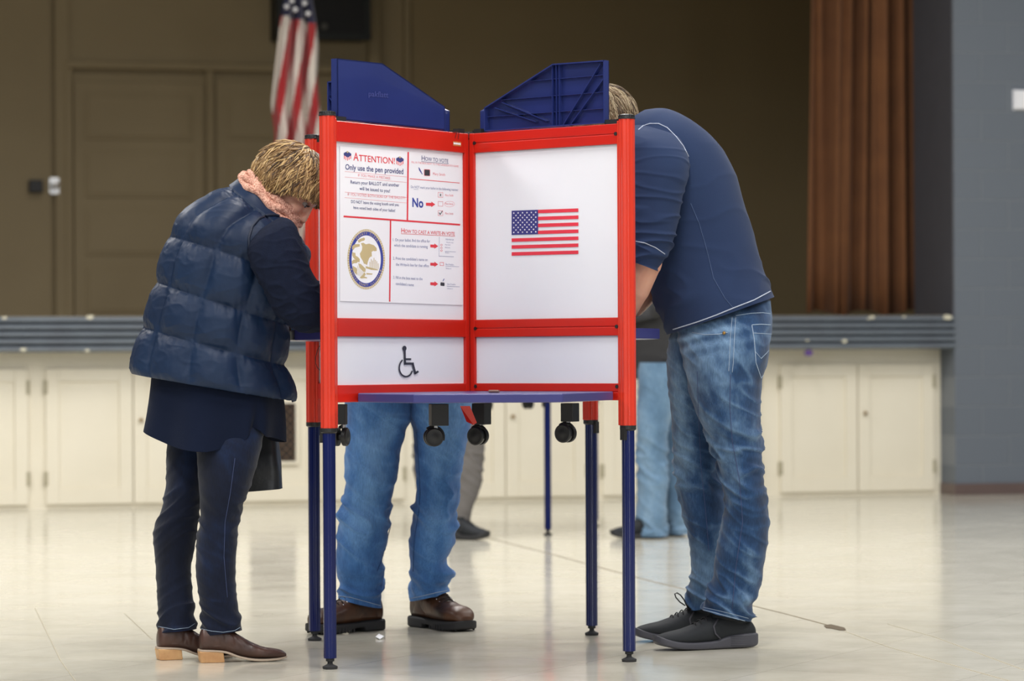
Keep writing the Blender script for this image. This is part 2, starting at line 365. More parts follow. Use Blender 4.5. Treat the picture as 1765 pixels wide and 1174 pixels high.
# curtain
def curtain():
    off = -.55; n = 300; mz = 14
    aT0 = WP(1405, 0, off)[0]; aB0 = WP(1391, 538, off)[0]; aR = WP(1614, 300, off)[0]
    zt = 5.9; zb = WP(1500, 539, off)[1]
    seams = [0, .13, .20, .245, .30, .385, .43, .475, .50, .57, .66, .73, .765, .80, .85, .89, .93, 1.0]
    depth = [0, -.11, .07, -.03, .03, -.12, .04, -.08, .03, .05, -.05, .08, -.14, .06, -.04, .05, -.09, -.02]
    vs = []; fs = []
    for j in range(mz+1):
        tz = j/mz
        for i in range(n+1):
            u = i/n
            for k in range(len(seams)-1):
                if seams[k] <= u <= seams[k+1]+1e-9:
                    t = (u-seams[k])/(seams[k+1]-seams[k]); t = t*t*(3-2*t)
                    d = depth[k]*(1-t)+depth[k+1]*t; break
            sp = 1-.35*tz
            aa0 = aB0*(1-tz*1)+aT0*tz
            uu = u+.006*sin(9*tz+u*30)
            a = aa0+(aR-aa0)*u
            d2 = d*(.75+.25*sin(u*40+tz*2.2))+.02*sin(u*55+tz*3)
            z = zb+(zt-zb)*tz+(.02*sin(u*18) if j == 0 else 0)
            vs.append(WF @ V((a, off+d2*1.4, z)))
    for j in range(mz):
        for i in range(n):
            q = j*(n+1)+i; fs.append((q, q+1, q+n+2, q+n+1))
    mb = MB(); mb.add(vs, fs); o = mb.build('stage_curtain', M['curtain'], base=WF @ V((aB0, off, zb)), smooth=True)
    s = o.modifiers.new('thick', 'SOLIDIFY'); s.thickness = .006
    tag(o, 'rust brown stage curtain hanging in long folds beside the grey block wall', 'curtain')
curtain()
# wall box
a0, z0 = WP(1747, 188, NO); a1_, z1 = WP(1768, 157, NO)
t = thing('wall_thermostat', 'small white wall box fixed high on the grey block wall at the right', 'wall box', WF @ V((a0, NO, z0)))
mb = MB(); wbox(mb, a0, a1_, NO, NO+.03, z0, z1); mb.build('cover', M['pwhite'], t, bevel=.004)
mb = MB(); wbox(mb, a0-.006, a1_+.006, NO, NO+.008, z0-.006, z1+.006); mb.build('back_plate', M['pwhite'], t)
# floor joint with a broken spot
def ground_strip(mb, pts, w_):
    for (p, q) in zip(pts, pts[1:]):
        a, b = G(*p), G(*q); d = (b-a).normalized(); n = V((-d.y, d.x, 0))*w_/2
        mb.prism([a-n, b-n, b+n, a+n], (0, 0, .0012))
mb = MB(); ground_strip(mb, [(835, 926), (960, 958), (1110, 999), (1300, 1045), (1360, 1060), (1420, 1076), (1440, 1082)], .006)
o = struct(mb.build('trim_floor_joint', mat('joint_dirt', s2l(112, 100, 76), .8)))
mb = MB(); ground_strip(mb, [(1455, 1088), (1530, 1115), (1600, 1135), (1740, 1174)], .004); ground_strip(mb, [(1530, 1076), (1610, 1098), (1765, 1155)], .003)
ground_strip(mb, [(60, 1048), (105, 1140), (130, 1174)], .003); ground_strip(mb, [(215, 1058), (262, 1102)], .003)
mb.build('fine_joint', mat('joint_faint', s2l(172, 164, 144), .6), o)
mb = MB(); pts = [(1420, 1079), (1432, 1077), (1445, 1080), (1456, 1083), (1458, 1087), (1447, 1087), (1434, 1084), (1424, 1083)]
mb.prism([G(*p) for p in pts], (0, 0, .002)); mb.build('broken_tile', mat('broken_tile', s2l(84, 72, 54), .9), o)
mb = MB(); q = [G(*p) for p in ((647, 1099), (653, 1097), (661, 1098), (662, 1101), (655, 1103), (648, 1102))]
mb.prism([p+V((0, 0, .001+.006*(i % 2))) for i, p in enumerate(q)], (0, 0, .002))
tag(mb.build('paper_scrap', M['pwhite'], base=q[0]), 'tiny crumpled white paper scrap on the floor beside the brown boot', 'paper')
#==PART2==
# ================================================================ the voting booth
HG = V((-.139, 9.957, 0))
PT = {'a': P(569, 1153, 9.353), 'b': P(1084.5, 1140, 9.534), 'c': P(542.5, 1104, 10.31), 'd': P(1020, 1095, 10.465)}
for k in PT: PT[k].z = 0
def zat(py, D, x0=882): return P(x0, py, D).z
ZTOP = zat(207, 9.353, 587); ZW1 = zat(243, 9.353, 587); ZW0 = zat(548, 9.353, 587); ZL1 = zat(580, 9.353, 587); ZL0 = zat(664, 9.353, 587); ZB = zat(694, 9.353, 587)
ZPT = zat(200, 9.353, 569); ZPB = zat(738, 9.353, 569)
UP = V((0, 0, 1))
def pdir(k): return (PT[k]-HG).normalized()
def plen(k): return (PT[k]-HG).length
booth = thing('voting_booth', 'red framed voting booth with white panels and blue legs, in sharp focus with posters', 'voting booth', HG)
def fr(o, x, y):   # frame with x along x, y along y, z up
    return Matrix(((x.x, y.x, 0, o.x), (x.y, y.y, 0, o.y), (x.z, y.z, 1, o.z), (0, 0, 0, 1)))
def build_panel(k):
    d = pdir(k); L = plen(k); n = V((d.y, -d.x, 0)); f = fr(HG, d, n)
    x0, x1 = .036, L-.028; t = .014
    mb = MB()
    mb.box(x0-.020, x0, -t, t, ZB, ZPT-.012, 0, f)           # inner stile
    mb.box(x1, x1+.012, -t, t, ZPB, ZPT-.004, 1, f)          # outer stile
    for z0, z1 in ((ZW1, ZTOP), (ZL1, ZW0), (ZB, ZL0)):
        zm = z0+(z1-z0)*.52
        if k in 'ac': mb.box(x0, x1, -t, t, z0, z1, 0, f); continue
        mb.box(x0, x1, -t, t, z0, z0+(z1-z0)*.48, 0, f); mb.box(x0, x1, -t*.8, t*.8, z0, z1, 0, f); mb.box(x0, x1, -t, t, zm, z1, 0, f)
    fo = mb.build('panel_frame', [M['red'], M['post_red']], booth, bevel=.002)
    for z0, z1 in ((ZW0, ZW1), (ZL0, ZL1)):
        mb = MB(); mb.box(x0, x1, -.004, .004, z0, z1, 0, f); mb.build('board', M['white_board'], fo)
    for zz in () if k in 'ac' else (ZW1+(ZTOP-ZW1)*.5, ZL1+(ZW0-ZL1)*.5, ZL0-.01):
        for xx in (x0+.004, x1-.004):
            mb = MB(); mb.lathe(HG+d*xx+UP*zz-n*(t+.002), [(.006, 0), (.006, 2*t+.004)], n, 10); mb.build('fastener', M['black'], fo)
    # post
    c = HG+d*(L-.0)
    seg = 90; prof = []
    for i in range(seg):
        a = 2*pi*i/seg; rr = .0245+.0012*cos(a*9); prof.append(c+V((cos(a)*rr, sin(a)*rr, ZPB)))
    mb = MB(); mb.prism(prof, UP*(ZPT-ZPB))
    po = mb.build('post', M['post_red'], booth, smooth='auto')
    mb = MB(); mb.lathe(c+UP*ZPT, [(.0265, 0), (.0265, .004), (.0245, .006), (.0235, .013), (.018, .015)], UP, 28)
    for i in range(18):
        a = 2*pi*i/18; mb.box(-.0015, .0015, .023, .0258, ZPT+.004, ZPT+.012, 0, Matrix.Translation(c) @ Matrix.Rotation(a, 4, 'Z'))
    mb.build('post_cap', M['black'], po)
    mb = MB(); mb.lathe(c+UP*(ZPB-.012), [(.021, -.004), (.0255, 0), (.0255, .012)], UP, 28)
    mb.box(-.009, .009, .014, .029, ZPB-.045, ZPB-.006, 0, fr(c, d, n))
    mb.build('leg_clamp', M['black'], po)
    lg = MB(); lg.prism([c+V((cos(t_)*q_, sin(t_)*q_, .033)) for t_, q_ in [(2*pi*i/96, .0188+.0012*max(0, cos(2*pi*i/96*6+.9))**6) for i in range(96)]], UP*(ZPB-.037)); lo = lg.build('leg', M['blue_leg'], booth, smooth='auto')
    mb = MB(); mb.lathe(c, [(.022, 0), (.023, .004), (.023, .008), (.012, .013), (.008, .016), (.008, .022), (.013, .024), (.013, .033)], UP, 24); mb.build('foot', M['rubber'], lo, smooth='auto')
    # end blocks on the top rail
    for (xa, xb) in ((x0, x0+.03), (x1-.05, x1)):
        mb = MB(); mb.box(xa, xb, -.012, .012, ZTOP, ZTOP+.014, 0, f); mb.build('end_block', M['black'], fo)
    return f, x0, x1
frames = {k: build_panel(k) for k in 'abcd'}
# hinge core
mb = MB(); mb.lathe(HG, [(.008, ZB), (.008, ZTOP)], UP, 12); hc = mb.build('hinge_core', M['silver'], booth, smooth='auto')
mb = MB()
for k in 'abcd':
    for kk in 'bdca':
        pass
for (k1, k2) in (('a', 'b'), ('b', 'd'), ('d', 'c'), ('c', 'a')):
    b_ = (pdir(k1)+pdir(k2)).normalized(); n_ = V((b_.y, -b_.x, 0))
    mb.box(.008, .012, -.013, .013, ZB, ZTOP-.02, 0, fr(HG, b_, n_))
mb.build('hinge_leaf', M['red'], hc)
mb = MB(); b_ = (pdir('a')+pdir('b')).normalized(); n_ = V((b_.y, -b_.x, 0)); mb.box(.012, .0145, -.0165, -.0125, ZB, ZTOP-.01, 0, fr(HG, b_, n_)); mb.build('edge_strip', M['silver'], hc)
mb = MB(); mb.box(-.01, .018, -.014, .014, ZTOP-.012, ZPT-.006, 0, fr(HG, b_, n_)); mb.lathe(HG+b_*.018+UP*(ZTOP+.0), [(.005, 0), (.005, .004), (.001, .005)], b_, 12, 0); mb.build('hinge_cap', M['black'], hc)
# blue visors on top of the panels
def plane_coord(k, px, py, off=0):
    d = pdir(k); n = V((d.y, -d.x, 0)); q = onplane(px, py, HG+n*off, n); return (q-HG).dot(d), q.z
vz = {'b': [(1046, 104), (957, 110.5), (840, 186), (838, 221), (1046, 207)]}
VB = [plane_coord('b', *p) for p in vz['b']]; LB = plen('b')
VA = [plane_coord('a', *p) for p in ((577, 101), (655, 109.5), (762, 184), (763, 216), (582, 205))]
def visor(k, pts, ribside, logo=False):
    d = pdir(k); n = V((d.y, -d.x, 0)); f = fr(HG, d, n)
    def W(x, y, z): return f @ V((x, y, z))
    pts = list(pts)
    z0 = ZTOP+.004
    xs = [p[0] for p in pts]; x_hi, x_mid, x_lo = pts[0][0], pts[1][0], (pts[2][0]+pts[3][0])/2
    zt, zm, zl = pts[0][1], pts[1][1], pts[2][1]
    outline = [(x_lo, z0), (x_hi, z0), (x_hi, zt), (x_mid, zm), (x_lo, zl)]
    s = ribside
    mb = MB(); sm = -s*.010
    mb.prism([W(x, sm, z) for x, z in outline], n*s*.003)
    # perimeter flange
    m_ = len(outline)
    for i in range(m_):
        (xa, za), (xb, zb) = outline[i], outline[(i+1) % m_]; e = V((xb-xa, zb-za)).normalized(); q = V((-e.y, e.x))*.004
        mb.prism([W(xa, sm, za), W(xb, sm, zb), W(xb+q.x, sm, zb+q.y), W(xa+q.x, sm, za+q.y)], n*s*.024)
    vo = mb.build('visor', M['blue_plastic'], booth)
    mb = MB()
    def inside_top(x):
        return zt+(zm-zt)*(x-x_hi)/(x_mid-x_hi) if x > x_mid else zm+(zl-zm)*(x-x_mid)/(x_lo-x_mid)
    def rib(xa, za, xb, zb, w_=.0025, h=.016):
        e = V((xb-xa, zb-za)).normalized(); q = V((-e.y, e.x))*w_/2
        mb.prism([W(xa-q.x, sm+s*.003, za-q.y), W(xb-q.x, sm+s*.003, zb-q.y), W(xb+q.x, sm+s*.003, zb+q.y), W(xa+q.x, sm+s*.003, za+q.y)], n*s*h)
    hh = zt-z0
    for fz in (.24, .50, .77):
        z = z0+hh*fz; xl = x_lo+.002
        if z > zl: xl = x_mid+(x_lo-x_mid)*(zm-z)/(zm-zl)
        rib(min(xl+.004, x_hi), z, x_hi-.004, z, .002, .012)
    for dx in (0, -.016, .012): rib(x_mid+.01+dx, z0, x_mid+.01+dx, inside_top(x_mid+.01+dx)-.004)
    for dx in (0, -.05):
        rib(x_mid+.035-dx*.6-.0, z0, x_hi-.02+(0 if dx == 0 else .015), inside_top(x_hi)-.01-(.0 if dx == 0 else .045))
    for dx in (0, -.045):
        xa = x_mid-.03+dx; zb_ = z0+hh*(.46 if dx == 0 else .38); xb = x_lo+.07+(.0 if dx == 0 else -.03)
        zb_ = min(zb_, inside_top(xb)-.006); rib(xa, z0+.02, xb, zb_)
    mb.build('rib', M['blue_plastic'], vo)
    return vo
va = visor('a', VA, 1); vb = visor('b', VB, 1)
sc = [(x, z) for x, z in VB]
visor('c', [(x*plen('c')/LB, z) for x, z in VB], -1); visor('d', [(x*plen('d')/LB, z) for x, z in VB], -1)
# text helper: flat lettering on a panel plane, fitted to a pixel box
def text_mesh(txt, bold=0):
    c = bpy.data.curves.new('lettering', 'FONT'); c.body = txt; c.size = 1; c.offset = bold; c.resolution_u = 3
    o = bpy.data.objects.new('lettering', c); COL.objects.link(o)
    dg = bpy.context.evaluated_depsgraph_get(); dg.update(); me = bpy.data.meshes.new_from_object(o.evaluated_get(dg))
    vs = [v.co.copy() for v in me.vertices]; fs = [tuple(p.vertices) for p in me.polygons]
    bpy.data.objects.remove(o); bpy.data.curves.remove(c); bpy.data.meshes.remove(me); return vs, fs
class Panel:
    def __init__(s, k, off): s.k = k; s.off = off; s.d = pdir(k); s.n = V((s.d.y, -s.d.x, 0)); s.sg = 1 if s.n.y < 0 else -1; s.o = s.sg*off
    def pt(s, px, py, e=0):
        n = s.n; q = onplane(px, py, HG+n*s.o, n); return q+n*s.sg*e
    def text(s, mb, txt, xl, yl, xr, yr, hpx, mi, e=.0006, bold=0):   # (xl,yl)-(xr,yr) baseline ends in pixels; hpx cap height
        vs, fs = text_mesh(txt, bold)
        if not vs: return
        x0 = min(v.x for v in vs); x1 = max(v.x for v in vs); ch = .70
        A = s.pt(xl, yl, e); B = s.pt(xr, yr, e); h_ = (s.pt(xl, yl-hpx, e)-A).length
        mb.add([A+(B-A)*((v.x-x0)/(x1-x0))+UP*(v.y/ch*h_) for v in vs], fs, mi)
    def line(s, mb, x0, y0, x1, y1, wpx, mi, e=.0005):
        dx, dy = x1-x0, y1-y0; l = math.hypot(dx, dy); nx, ny = -dy/l*wpx/2, dx/l*wpx/2
        s.poly(mb, [(x0-nx, y0-ny), (x1-nx, y1-ny), (x1+nx, y1+ny), (x0+nx, y0+ny)], mi, e)
    def poly(s, mb, pts, mi, e=.0005):
        q = [s.pt(x, y, e) for x, y in pts]; mb.add(q, [tuple(range(len(q)))], mi)
    def ring(s, mb, cx, cy, rx0, ry0, rx1, ry1, mi, e=.0005, a0=0, a1=2*pi, n=64):
        q = []; 
        for i in range(n+1):
            a = a0+(a1-a0)*i/n; q += [s.pt(cx+rx0*cos(a), cy+ry0*sin(a), e), s.pt(cx+rx1*cos(a), cy+ry1*sin(a), e)]
        mb.add(q, [(2*i, 2*i+1, 2*i+3, 2*i+2) for i in range(n)], mi)
    def arrow(s, mb, x0, x1, y, h, mi):
        xm = x1-h*.75; s.poly(mb, [(x0, y-h*.28), (xm, y-h*.28+.3), (xm, y+h*.28+.6), (x0, y+h*.28)], mi); s.poly(mb, [(xm, y-h*.5), (x1, y+.5), (xm, y+h*.5+.5)], mi)
    def boxo(s, mb, x0, y0, x1, y1, wpx, mi):
        for a, b, c, d in ((x0, y0, x1, y0+.5), (x1, y0, x1, y1), (x1, y1, x0, y1-.5), (x0, y1, x0, y0)): s.line(mb, a, b, c, d, wpx, mi)
Pa = Panel('a', .0065); Pb = Panel('b', .0052)
# poster sheet
mb = MB(); c4 = [Pa.pt(586, 252), Pa.pt(796, 268), Pa.pt(797, 526), Pa.pt(586, 519)]
mb.prism([q-Pa.n*Pa.sg*.0012 for q in c4], Pa.n*Pa.sg*.0012)
po = mb.build('instruction_poster', M['poster'], booth)
po['label'] = 'white instruction poster with red rules and round emblem'
mats = [M['pred'], M['ppink'], M['pnavy'], M['pgrey'], M['pblack'], M['pblue'], M['ptan'], M['pwhite']]
RED, PINK, NAVY, GREY, BLK, BLU, TAN, WHT = range(8)
mb = MB()
Pa.line(mb, 703.5, 262, 702, 380, 2.6, RED); Pa.line(mb, 592, 373, 793, 387.5, 3, RED); Pa.line(mb, 673, 379, 671.5, 520, 2.4, RED); Pa.line(mb, 706, 308, 792, 315.5, 1.1, RED)
mb.build('rules', mats, po)
mb = MB()
T = lambda *a, **k: Pa.text(mb, *a, **k)
T('A', 609, 276.5, 618, 277.5, 14, RED, bold=.005); T('TTENTION!', 618.5, 277.6, 680.5, 283, 11, RED, bold=.005)
T('Only use the pen provided', 595, 292, 695, 300, 9.3, NAVY, bold=.012)
T('IF YOU MAKE A MISTAKE:', 617, 304, 673, 309.5, 4.6, PINK)
T('Return your BALLOT and another', 604, 316.5, 688, 322, 6, NAVY, bold=.004); T('will be issued to you!', 619.5, 327.5, 672, 332, 6, NAVY, bold=.004)
T('IF YOU VOTED BOTH SIDES OF THE BALLOT?', 599, 337, 698.5, 343.5, 4.6, PINK)
T('DO NOT leave the voting booth until you', 605, 350, 687, 355.5, 5.2, NAVY); T('have voted both sides of your ballot!', 609, 360, 681, 365.5, 5.2, NAVY)
for y in (295.5, 305, 331, 340.5): Pa.line(mb, 594, y, 701, y+9.5, .5, PINK)
T('H', 726.5, 276.5, 732, 277, 8.6, NAVY); T('OW TO VOTE', 732.6, 277, 772.5, 281, 6.6, NAVY); Pa.line(mb, 726, 278.5, 773, 282.5, .6, NAVY)
T("FILL IN THE BOX NEXT TO THE CANDIDATE'S NAME", 709, 281, 790, 288.5, 3.4, PINK)
T('Mary Smith', 746, 301.5, 767, 303.5, 4.6, PINK)
T('Do NOT mark your ballot in the following manner:', 708, 324, 790, 329.5, 4.4, GREY, bold=.004); Pa.line(mb, 713, 326.3, 721, 326.8, .5, GREY)
T('N', 710.5, 356, 720.5, 357, 15, BLU, bold=.03); T('o', 721.5, 357, 729.5, 357.8, 15.5, BLU, bold=.03)
for y in (338, 352.7, 369.5): T('Mary Smith', 767, y, 781, y+.8, 3.6, PINK)
Pa.ring(mb, 774.5, 351.8, 9, 4.9, 8.6, 4.5, PINK)
T('H', 691.5, 401, 697, 401.5, 8, RED, bold=.004); T('OW TO CAST A WRITE-IN VOTE', 697.6, 401.5, 783.5, 406, 6, RED, bold=.004); Pa.line(mb, 691, 402.8, 784, 407.4, .7, RED)
for i, (t_, xl, xr, y) in enumerate((('1. On your ballot, find the office for', 677, 741, 415.5), ('which the candidate is running', 679, 737, 425), ("2. Print the candidate's name on", 677, 737, 447.5), ('the Write-In line for that office', 682, 739, 458), ('3. Fill in the box next to the', 677.5, 728, 480.5), ("candidate's name", 682, 713, 491))):
    T(t_, xl, y, xr, y+2.6, 5, GREY, bold=.006)
T('FOR MAYOR', 768, 414, 782, 415, 2.8, GREY); T('(Vote for one)', 769, 418.6, 781, 419.4, 2.2, GREY); T('Mary Smith', 767, 422.8, 776, 423.3, 2.2, GREY); T('Bob Jones', 767, 427.6, 775.5, 428, 2.2, GREY)
T('Write-in', 767, 436.6, 774, 437, 2.2, GREY); T('Ben Franklin', 768, 457, 782, 457.9, 3, GREY); T('Write-in', 768, 463.8, 777.5, 464.2, 2.4, GREY); T('Ben Franklin', 771, 491, 785, 491.8, 2.8, GREY); T('Write-in', 770.5, 498.4, 780, 498.8, 2.4, GREY)
mb.build('lettering', mats, po)
mb = MB()
for xa, xb, y, h_ in ((734, 750, 352, 9), (741.5, 755, 424, 8.6), (741.5, 755, 455.3, 8.6), (741.5, 755, 489, 8.6)):
    m1 = MB(); Pa.arrow(m1, xa, xb, y, h_, RED); m1.build('arrow', mats, po)
for ya, yb in ((331.5, 340.5), (347, 355.5), (363, 372)):
    m1 = MB(); Pa.boxo(m1, 755, ya, 763, yb, .6, PINK); m1.build('tick_box', mats, po)
Pa.text(mb, 'x', 757.4, 338, 760.8, 338.3, 6.2, BLK, bold=.02)
Pa.line(mb, 756.5, 366.5, 758.6, 369.8, 1.3, BLK); Pa.line(mb, 758.4, 370, 762.4, 363.5, 1.2, BLK)
def rbox(x0, y0, x1, y1, mi, e=.0006): Pa.poly(mb, [(x0+.8, y0), (x1-.8, y0+.5), (x1, y0+1.3), (x1, y1-.8), (x1-.8, y1), (x0+.8, y1-.4), (x0, y1-1.2), (x0, y0+.8)], mi, e)
rbox(730.6, 291.5, 741.3, 303.7, PINK, .0004); rbox(731.3, 292.3, 740.6, 303, BLK)
Pa.poly(mb, [(721, 288.3), (723, 289.5), (728.3, 300.4), (727.4, 300.8), (722.3, 293.5)], BLU)
rbox(759, 486.7, 766, 492.9, BLK); Pa.poly(mb, [(766, 480.2), (764, 484.5), (762.6, 485), (764.6, 480.6)], BLU)
Pa.boxo(mb, 758.2, 452.3, 764.4, 458, .6, RED)
Pa.line(mb, 757, 408.5, 756.5, 441, .5, GREY); Pa.line(mb, 756, 441.4, 782, 442.6, .7, GREY); Pa.line(mb, 767, 433.4, 785.5, 434.3, .6, GREY); Pa.line(mb, 767.5, 459, 791, 459.8, .6, GREY); Pa.line(mb, 770, 493.3, 792, 494.4, .7, GREY)
for y in (422.3, 427.4, 432): Pa.ring(mb, 760.7, y, 1.8, 1.6, 1.3, 1.1, RED, n=16)
# little ballot boxes
mb.build('pen_and_box', mats, po)
for cx, cy in ((598.6, 269), (689, 278)):
    mb = MB()
    Pa.poly(mb, [(cx-6.5, cy-5), (cx, cy-8.5), (cx+6.5, cy-4), (cx+6.5, cy-1), (cx+.6, cy+2.5), (cx-6.3, cy-1.5)], NAVY, .0007)
    Pa.poly(mb, [(cx-6, cy-2), (cx, cy+1.5), (cx+6.2, cy-1), (cx+6, cy+5), (cx+.5, cy+8.5), (cx-5.6, cy+4.6)], WHT, .0005)
    for q in (-5.2, -2.6, .4, 3, 5.6): Pa.line(mb, cx+q, cy-1, cx+q, cy+8-abs(q)*.55, 1.3, RED, .0006)
    Pa.poly(mb, [(cx-1.8, cy-6.6), (cx, cy-9), (cx+2, cy-6.4), (cx, cy-5)], TAN, .0008)
    mb.build('ballot_box_symbol', mats, po)
# round county emblem
mb = MB(); cx, cy = 631, 447; RX, RY = 32.5, 52
Pa.ring(mb, cx, cy, RX, RY, 29, 47.5, TAN, .0004)
for i in range(72):
    a = 2*pi*i/72; Pa.line(mb, cx+29.6*cos(a), cy+48.3*sin(a), cx+32*cos(a), cy+51.6*sin(a), .6, WHT, .0006)
Pa.ring(mb, cx, cy, 29.4, 47.8, 25.2, 41.2, BLU, .0005)
Pa.poly(mb, [(cx+25.2*cos(a), cy+41.2*sin(a)) for a in [2*pi*i/48 for i in range(48)]], WHT, .00045)
def rp(x, y): return (cx+x*.597/1.0, cy+y)     # emblem units: y in px, x unforeshortened
def blob(pts, mi=TAN, e=.0007): Pa.poly(mb, [rp(*p) for p in pts], mi, e)
# tracing in zoom pixels of the 580..700 x 380..520 crop (scale 8.385)
def zp(pts, mi=TAN, e=.0007): Pa.poly(mb, [(580+x/8.385, 380+y/8.385) for x, y in pts], mi, e)
zp([(350, 330), (385, 322), (420, 345), (470, 335), (540, 360), (578, 400), (580, 440), (545, 445), (530, 440), (505, 455), (510, 520), (490, 525), (470, 545), (450, 600), (440, 645), (415, 630), (395, 625), (375, 580), (345, 530), (335, 480), (365, 430), (370, 380)])
zp([(305, 290), (340, 265), (395, 248), (410, 265), (400, 290), (360, 300), (320, 325)])
zp([(222, 415), (225, 370), (260, 345), (330, 340), (335, 375), (300, 385), (262, 395), (245, 425)])
zp([(225, 460), (270, 470), (275, 510), (310, 530), (335, 560), (330, 610), (295, 590), (245, 545), (225, 505)])
zp([(220, 590), (245, 565), (300, 575), (305, 600), (290, 615), (245, 620), (225, 640)])
zp([(230, 655), (290, 690), (295, 780), (265, 765), (235, 720)])
zp([(310, 620), (350, 630), (390, 670), (420, 700), (415, 745), (385, 740), (330, 680)])
zp([(400, 745), (420, 780), (400, 810), (440, 825), (440, 838), (400, 835), (350, 840), (335, 820), (370, 795)])
zp([(420, 660), (520, 690), (600, 712), (600, 722), (500, 715), (420, 690)]); zp([(430, 760), (520, 768), (510, 785), (430, 782)])
for i in range(6): 
    x = 310+i*16; Pa.line(mb, 580+x/8.385, 380+(650+i*16)/8.385, 580+(x-30)/8.385, 380+(790+i*3)/8.385, .6, TAN, .0007)
for i in range(7):
    x = 480+i*20; h_ = (600, 560, 580, 540, 570, 590, 620)[i]; Pa.line(mb, 580+x/8.385, 380+h_/8.385, 580+(x+3)/8.385, 380+705/8.385, 1.1, TAN, .0007)
def arc_text(txt, a0, a1, rx, ry, h, flip):
    n = len(txt)
    for i, ch_ in enumerate(txt):
        if ch_ == ' ': continue
        a = a0+(a1-a0)*(i+.5)/n; vs, fs = text_mesh(ch_, .02)
        xm = (min(v.x for v in vs)+max(v.x for v in vs))/2
        C = Pa.pt(cx+rx*cos(a), cy+ry*sin(a), .0009)
        up = (Pa.pt(cx+(rx+3)*cos(a), cy+(ry+5)*sin(a), .0009)-C).normalized()
        if flip: up = -up
        rt = up.cross(Pa.n*Pa.sg); s_ = h
        mb.add([C+rt*((v.x-xm)*s_)+up*((v.y-.35)*s_) for v in vs], fs, TAN)
arc_text('COUNTY CLERK', R(-130), R(-42), 27.3, 44.5, .0095, False)
arc_text('COLES COUNTY ILLINOIS', R(152), R(30), 27.3, 44.5, .0088, True)
for a in (R(157), R(26)):
    Pa.poly(mb, [(cx+27.3*cos(a)+(1.4 if j % 2 else .6)*cos(pi/5*j), cy+44.5*sin(a)+(2.4 if j % 2 else 1)*sin(pi/5*j)) for j in range(10)], TAN, .0008)
em = mb.build('county_emblem', mats, po); em['label'] = 'round blue ringed county emblem with a tan eagle'
# wheelchair symbol
mb = MB()
def S(*p): return p
Pa.ring(mb, 697, 600.5, 0, 0, 3.6, 4.4, 0)
Pa.line(mb, 697.4, 604, 698, 628, 3.4, 0); Pa.line(mb, 697, 619.2, 708.5, 619.2, 3.2, 0); Pa.line(mb, 696.6, 626.8, 713, 626.8, 3.8, 0)
Pa.line(mb, 711, 626, 716, 645, 3.6, 0); Pa.line(mb, 714.6, 644, 721, 640, 3.4, 0)
Pa.ring(mb, 699.6, 634, 12.6, 16.8, 10.3, 13.8, 0, a0=R(20), a1=R(240))
so = mb.build('wheelchair_symbol', [mat('decal_navy', s2l(34, 42, 58), .4)], booth)
# printed flag on the right panel
mb = MB(); fl = [M['flagred'], M['flagblue'], M['pwhite']]
x0, x1 = 882, 997; yt0, yt1, yb0, yb1 = 363.3, 359.2, 440.8, 437.8; xu = 927.5
def fy(x, t): 
    u = (x-x0)/(x1-x0); a = yt0+(yt1-yt0)*u; b = yb0+(yb1-yb0)*u; return a+(b-a)*t
for i in range(0, 13, 2):
    xa = xu if i < 7 else x0; t0, t1 = i/13, (i+1)/13
    Pb.poly(mb, [(xa, fy(xa, t0)), (x1, fy(x1, t0)), (x1, fy(x1, t1)), (xa, fy(xa, t1))], 0)
Pb.poly(mb, [(x0, fy(x0, 0)), (xu, fy(xu, 0)), (xu, fy(xu, 7/13)), (x0, fy(x0, 7/13))], 1)
for r_ in range(9):
    for c_ in range(6 if r_ % 2 == 0 else 5):
        u = (c_*2+1+(0 if r_ % 2 == 0 else 1))/12; xs_ = x0+(xu-x0)*u; ys_ = fy(xs_, 7/13*(r_+1)/10)
        Pb.poly(mb, [(xs_+(1.75 if j % 2 == 0 else .72)*sin(pi/5*j), ys_-(1.95 if j % 2 == 0 else .8)*cos(pi/5*j)) for j in range(10)], 2, .0008)
mb.build('flag_print', fl, booth)
# number and maker's sticker near the hinge
Pr = Panel('a', .0146)
mb = MB(); Pr.line(mb, 780.5, 228, 789, 228, 1.7, 0); Pr.line(mb, 787, 228, 784.5, 238, 1.2, 0); Pr.line(mb, 790.7, 229, 789.6, 240, 1.1, 0)
mb.build('number_mark', [mat('marker_ink', s2l(90, 12, 18), .6)], booth)
mb = MB(); Pr.poly(mb, [(780.8, 243.5), (794.6, 244.8), (794.8, 252.5), (781, 251.2)], 0, .0003); Pr.poly(mb, [(781.5, 245.6), (794, 246.8), (794, 249.8), (781.5, 248.6)], 1, .0006)
mb.build('sticker', [mat('sticker_gold', s2l(196, 120, 70), .5), M['pwhite']], booth)
Pv = Panel('a', .0108)
mb = MB(); Pv.text(mb, 'pakflatt', 635, 166, 669, 168.5, 9.5, 0, e=.0006, bold=.012); 
mb.build('moulded_name', [mat('visor_lettering', s2l(62, 70, 132), .35)], va)
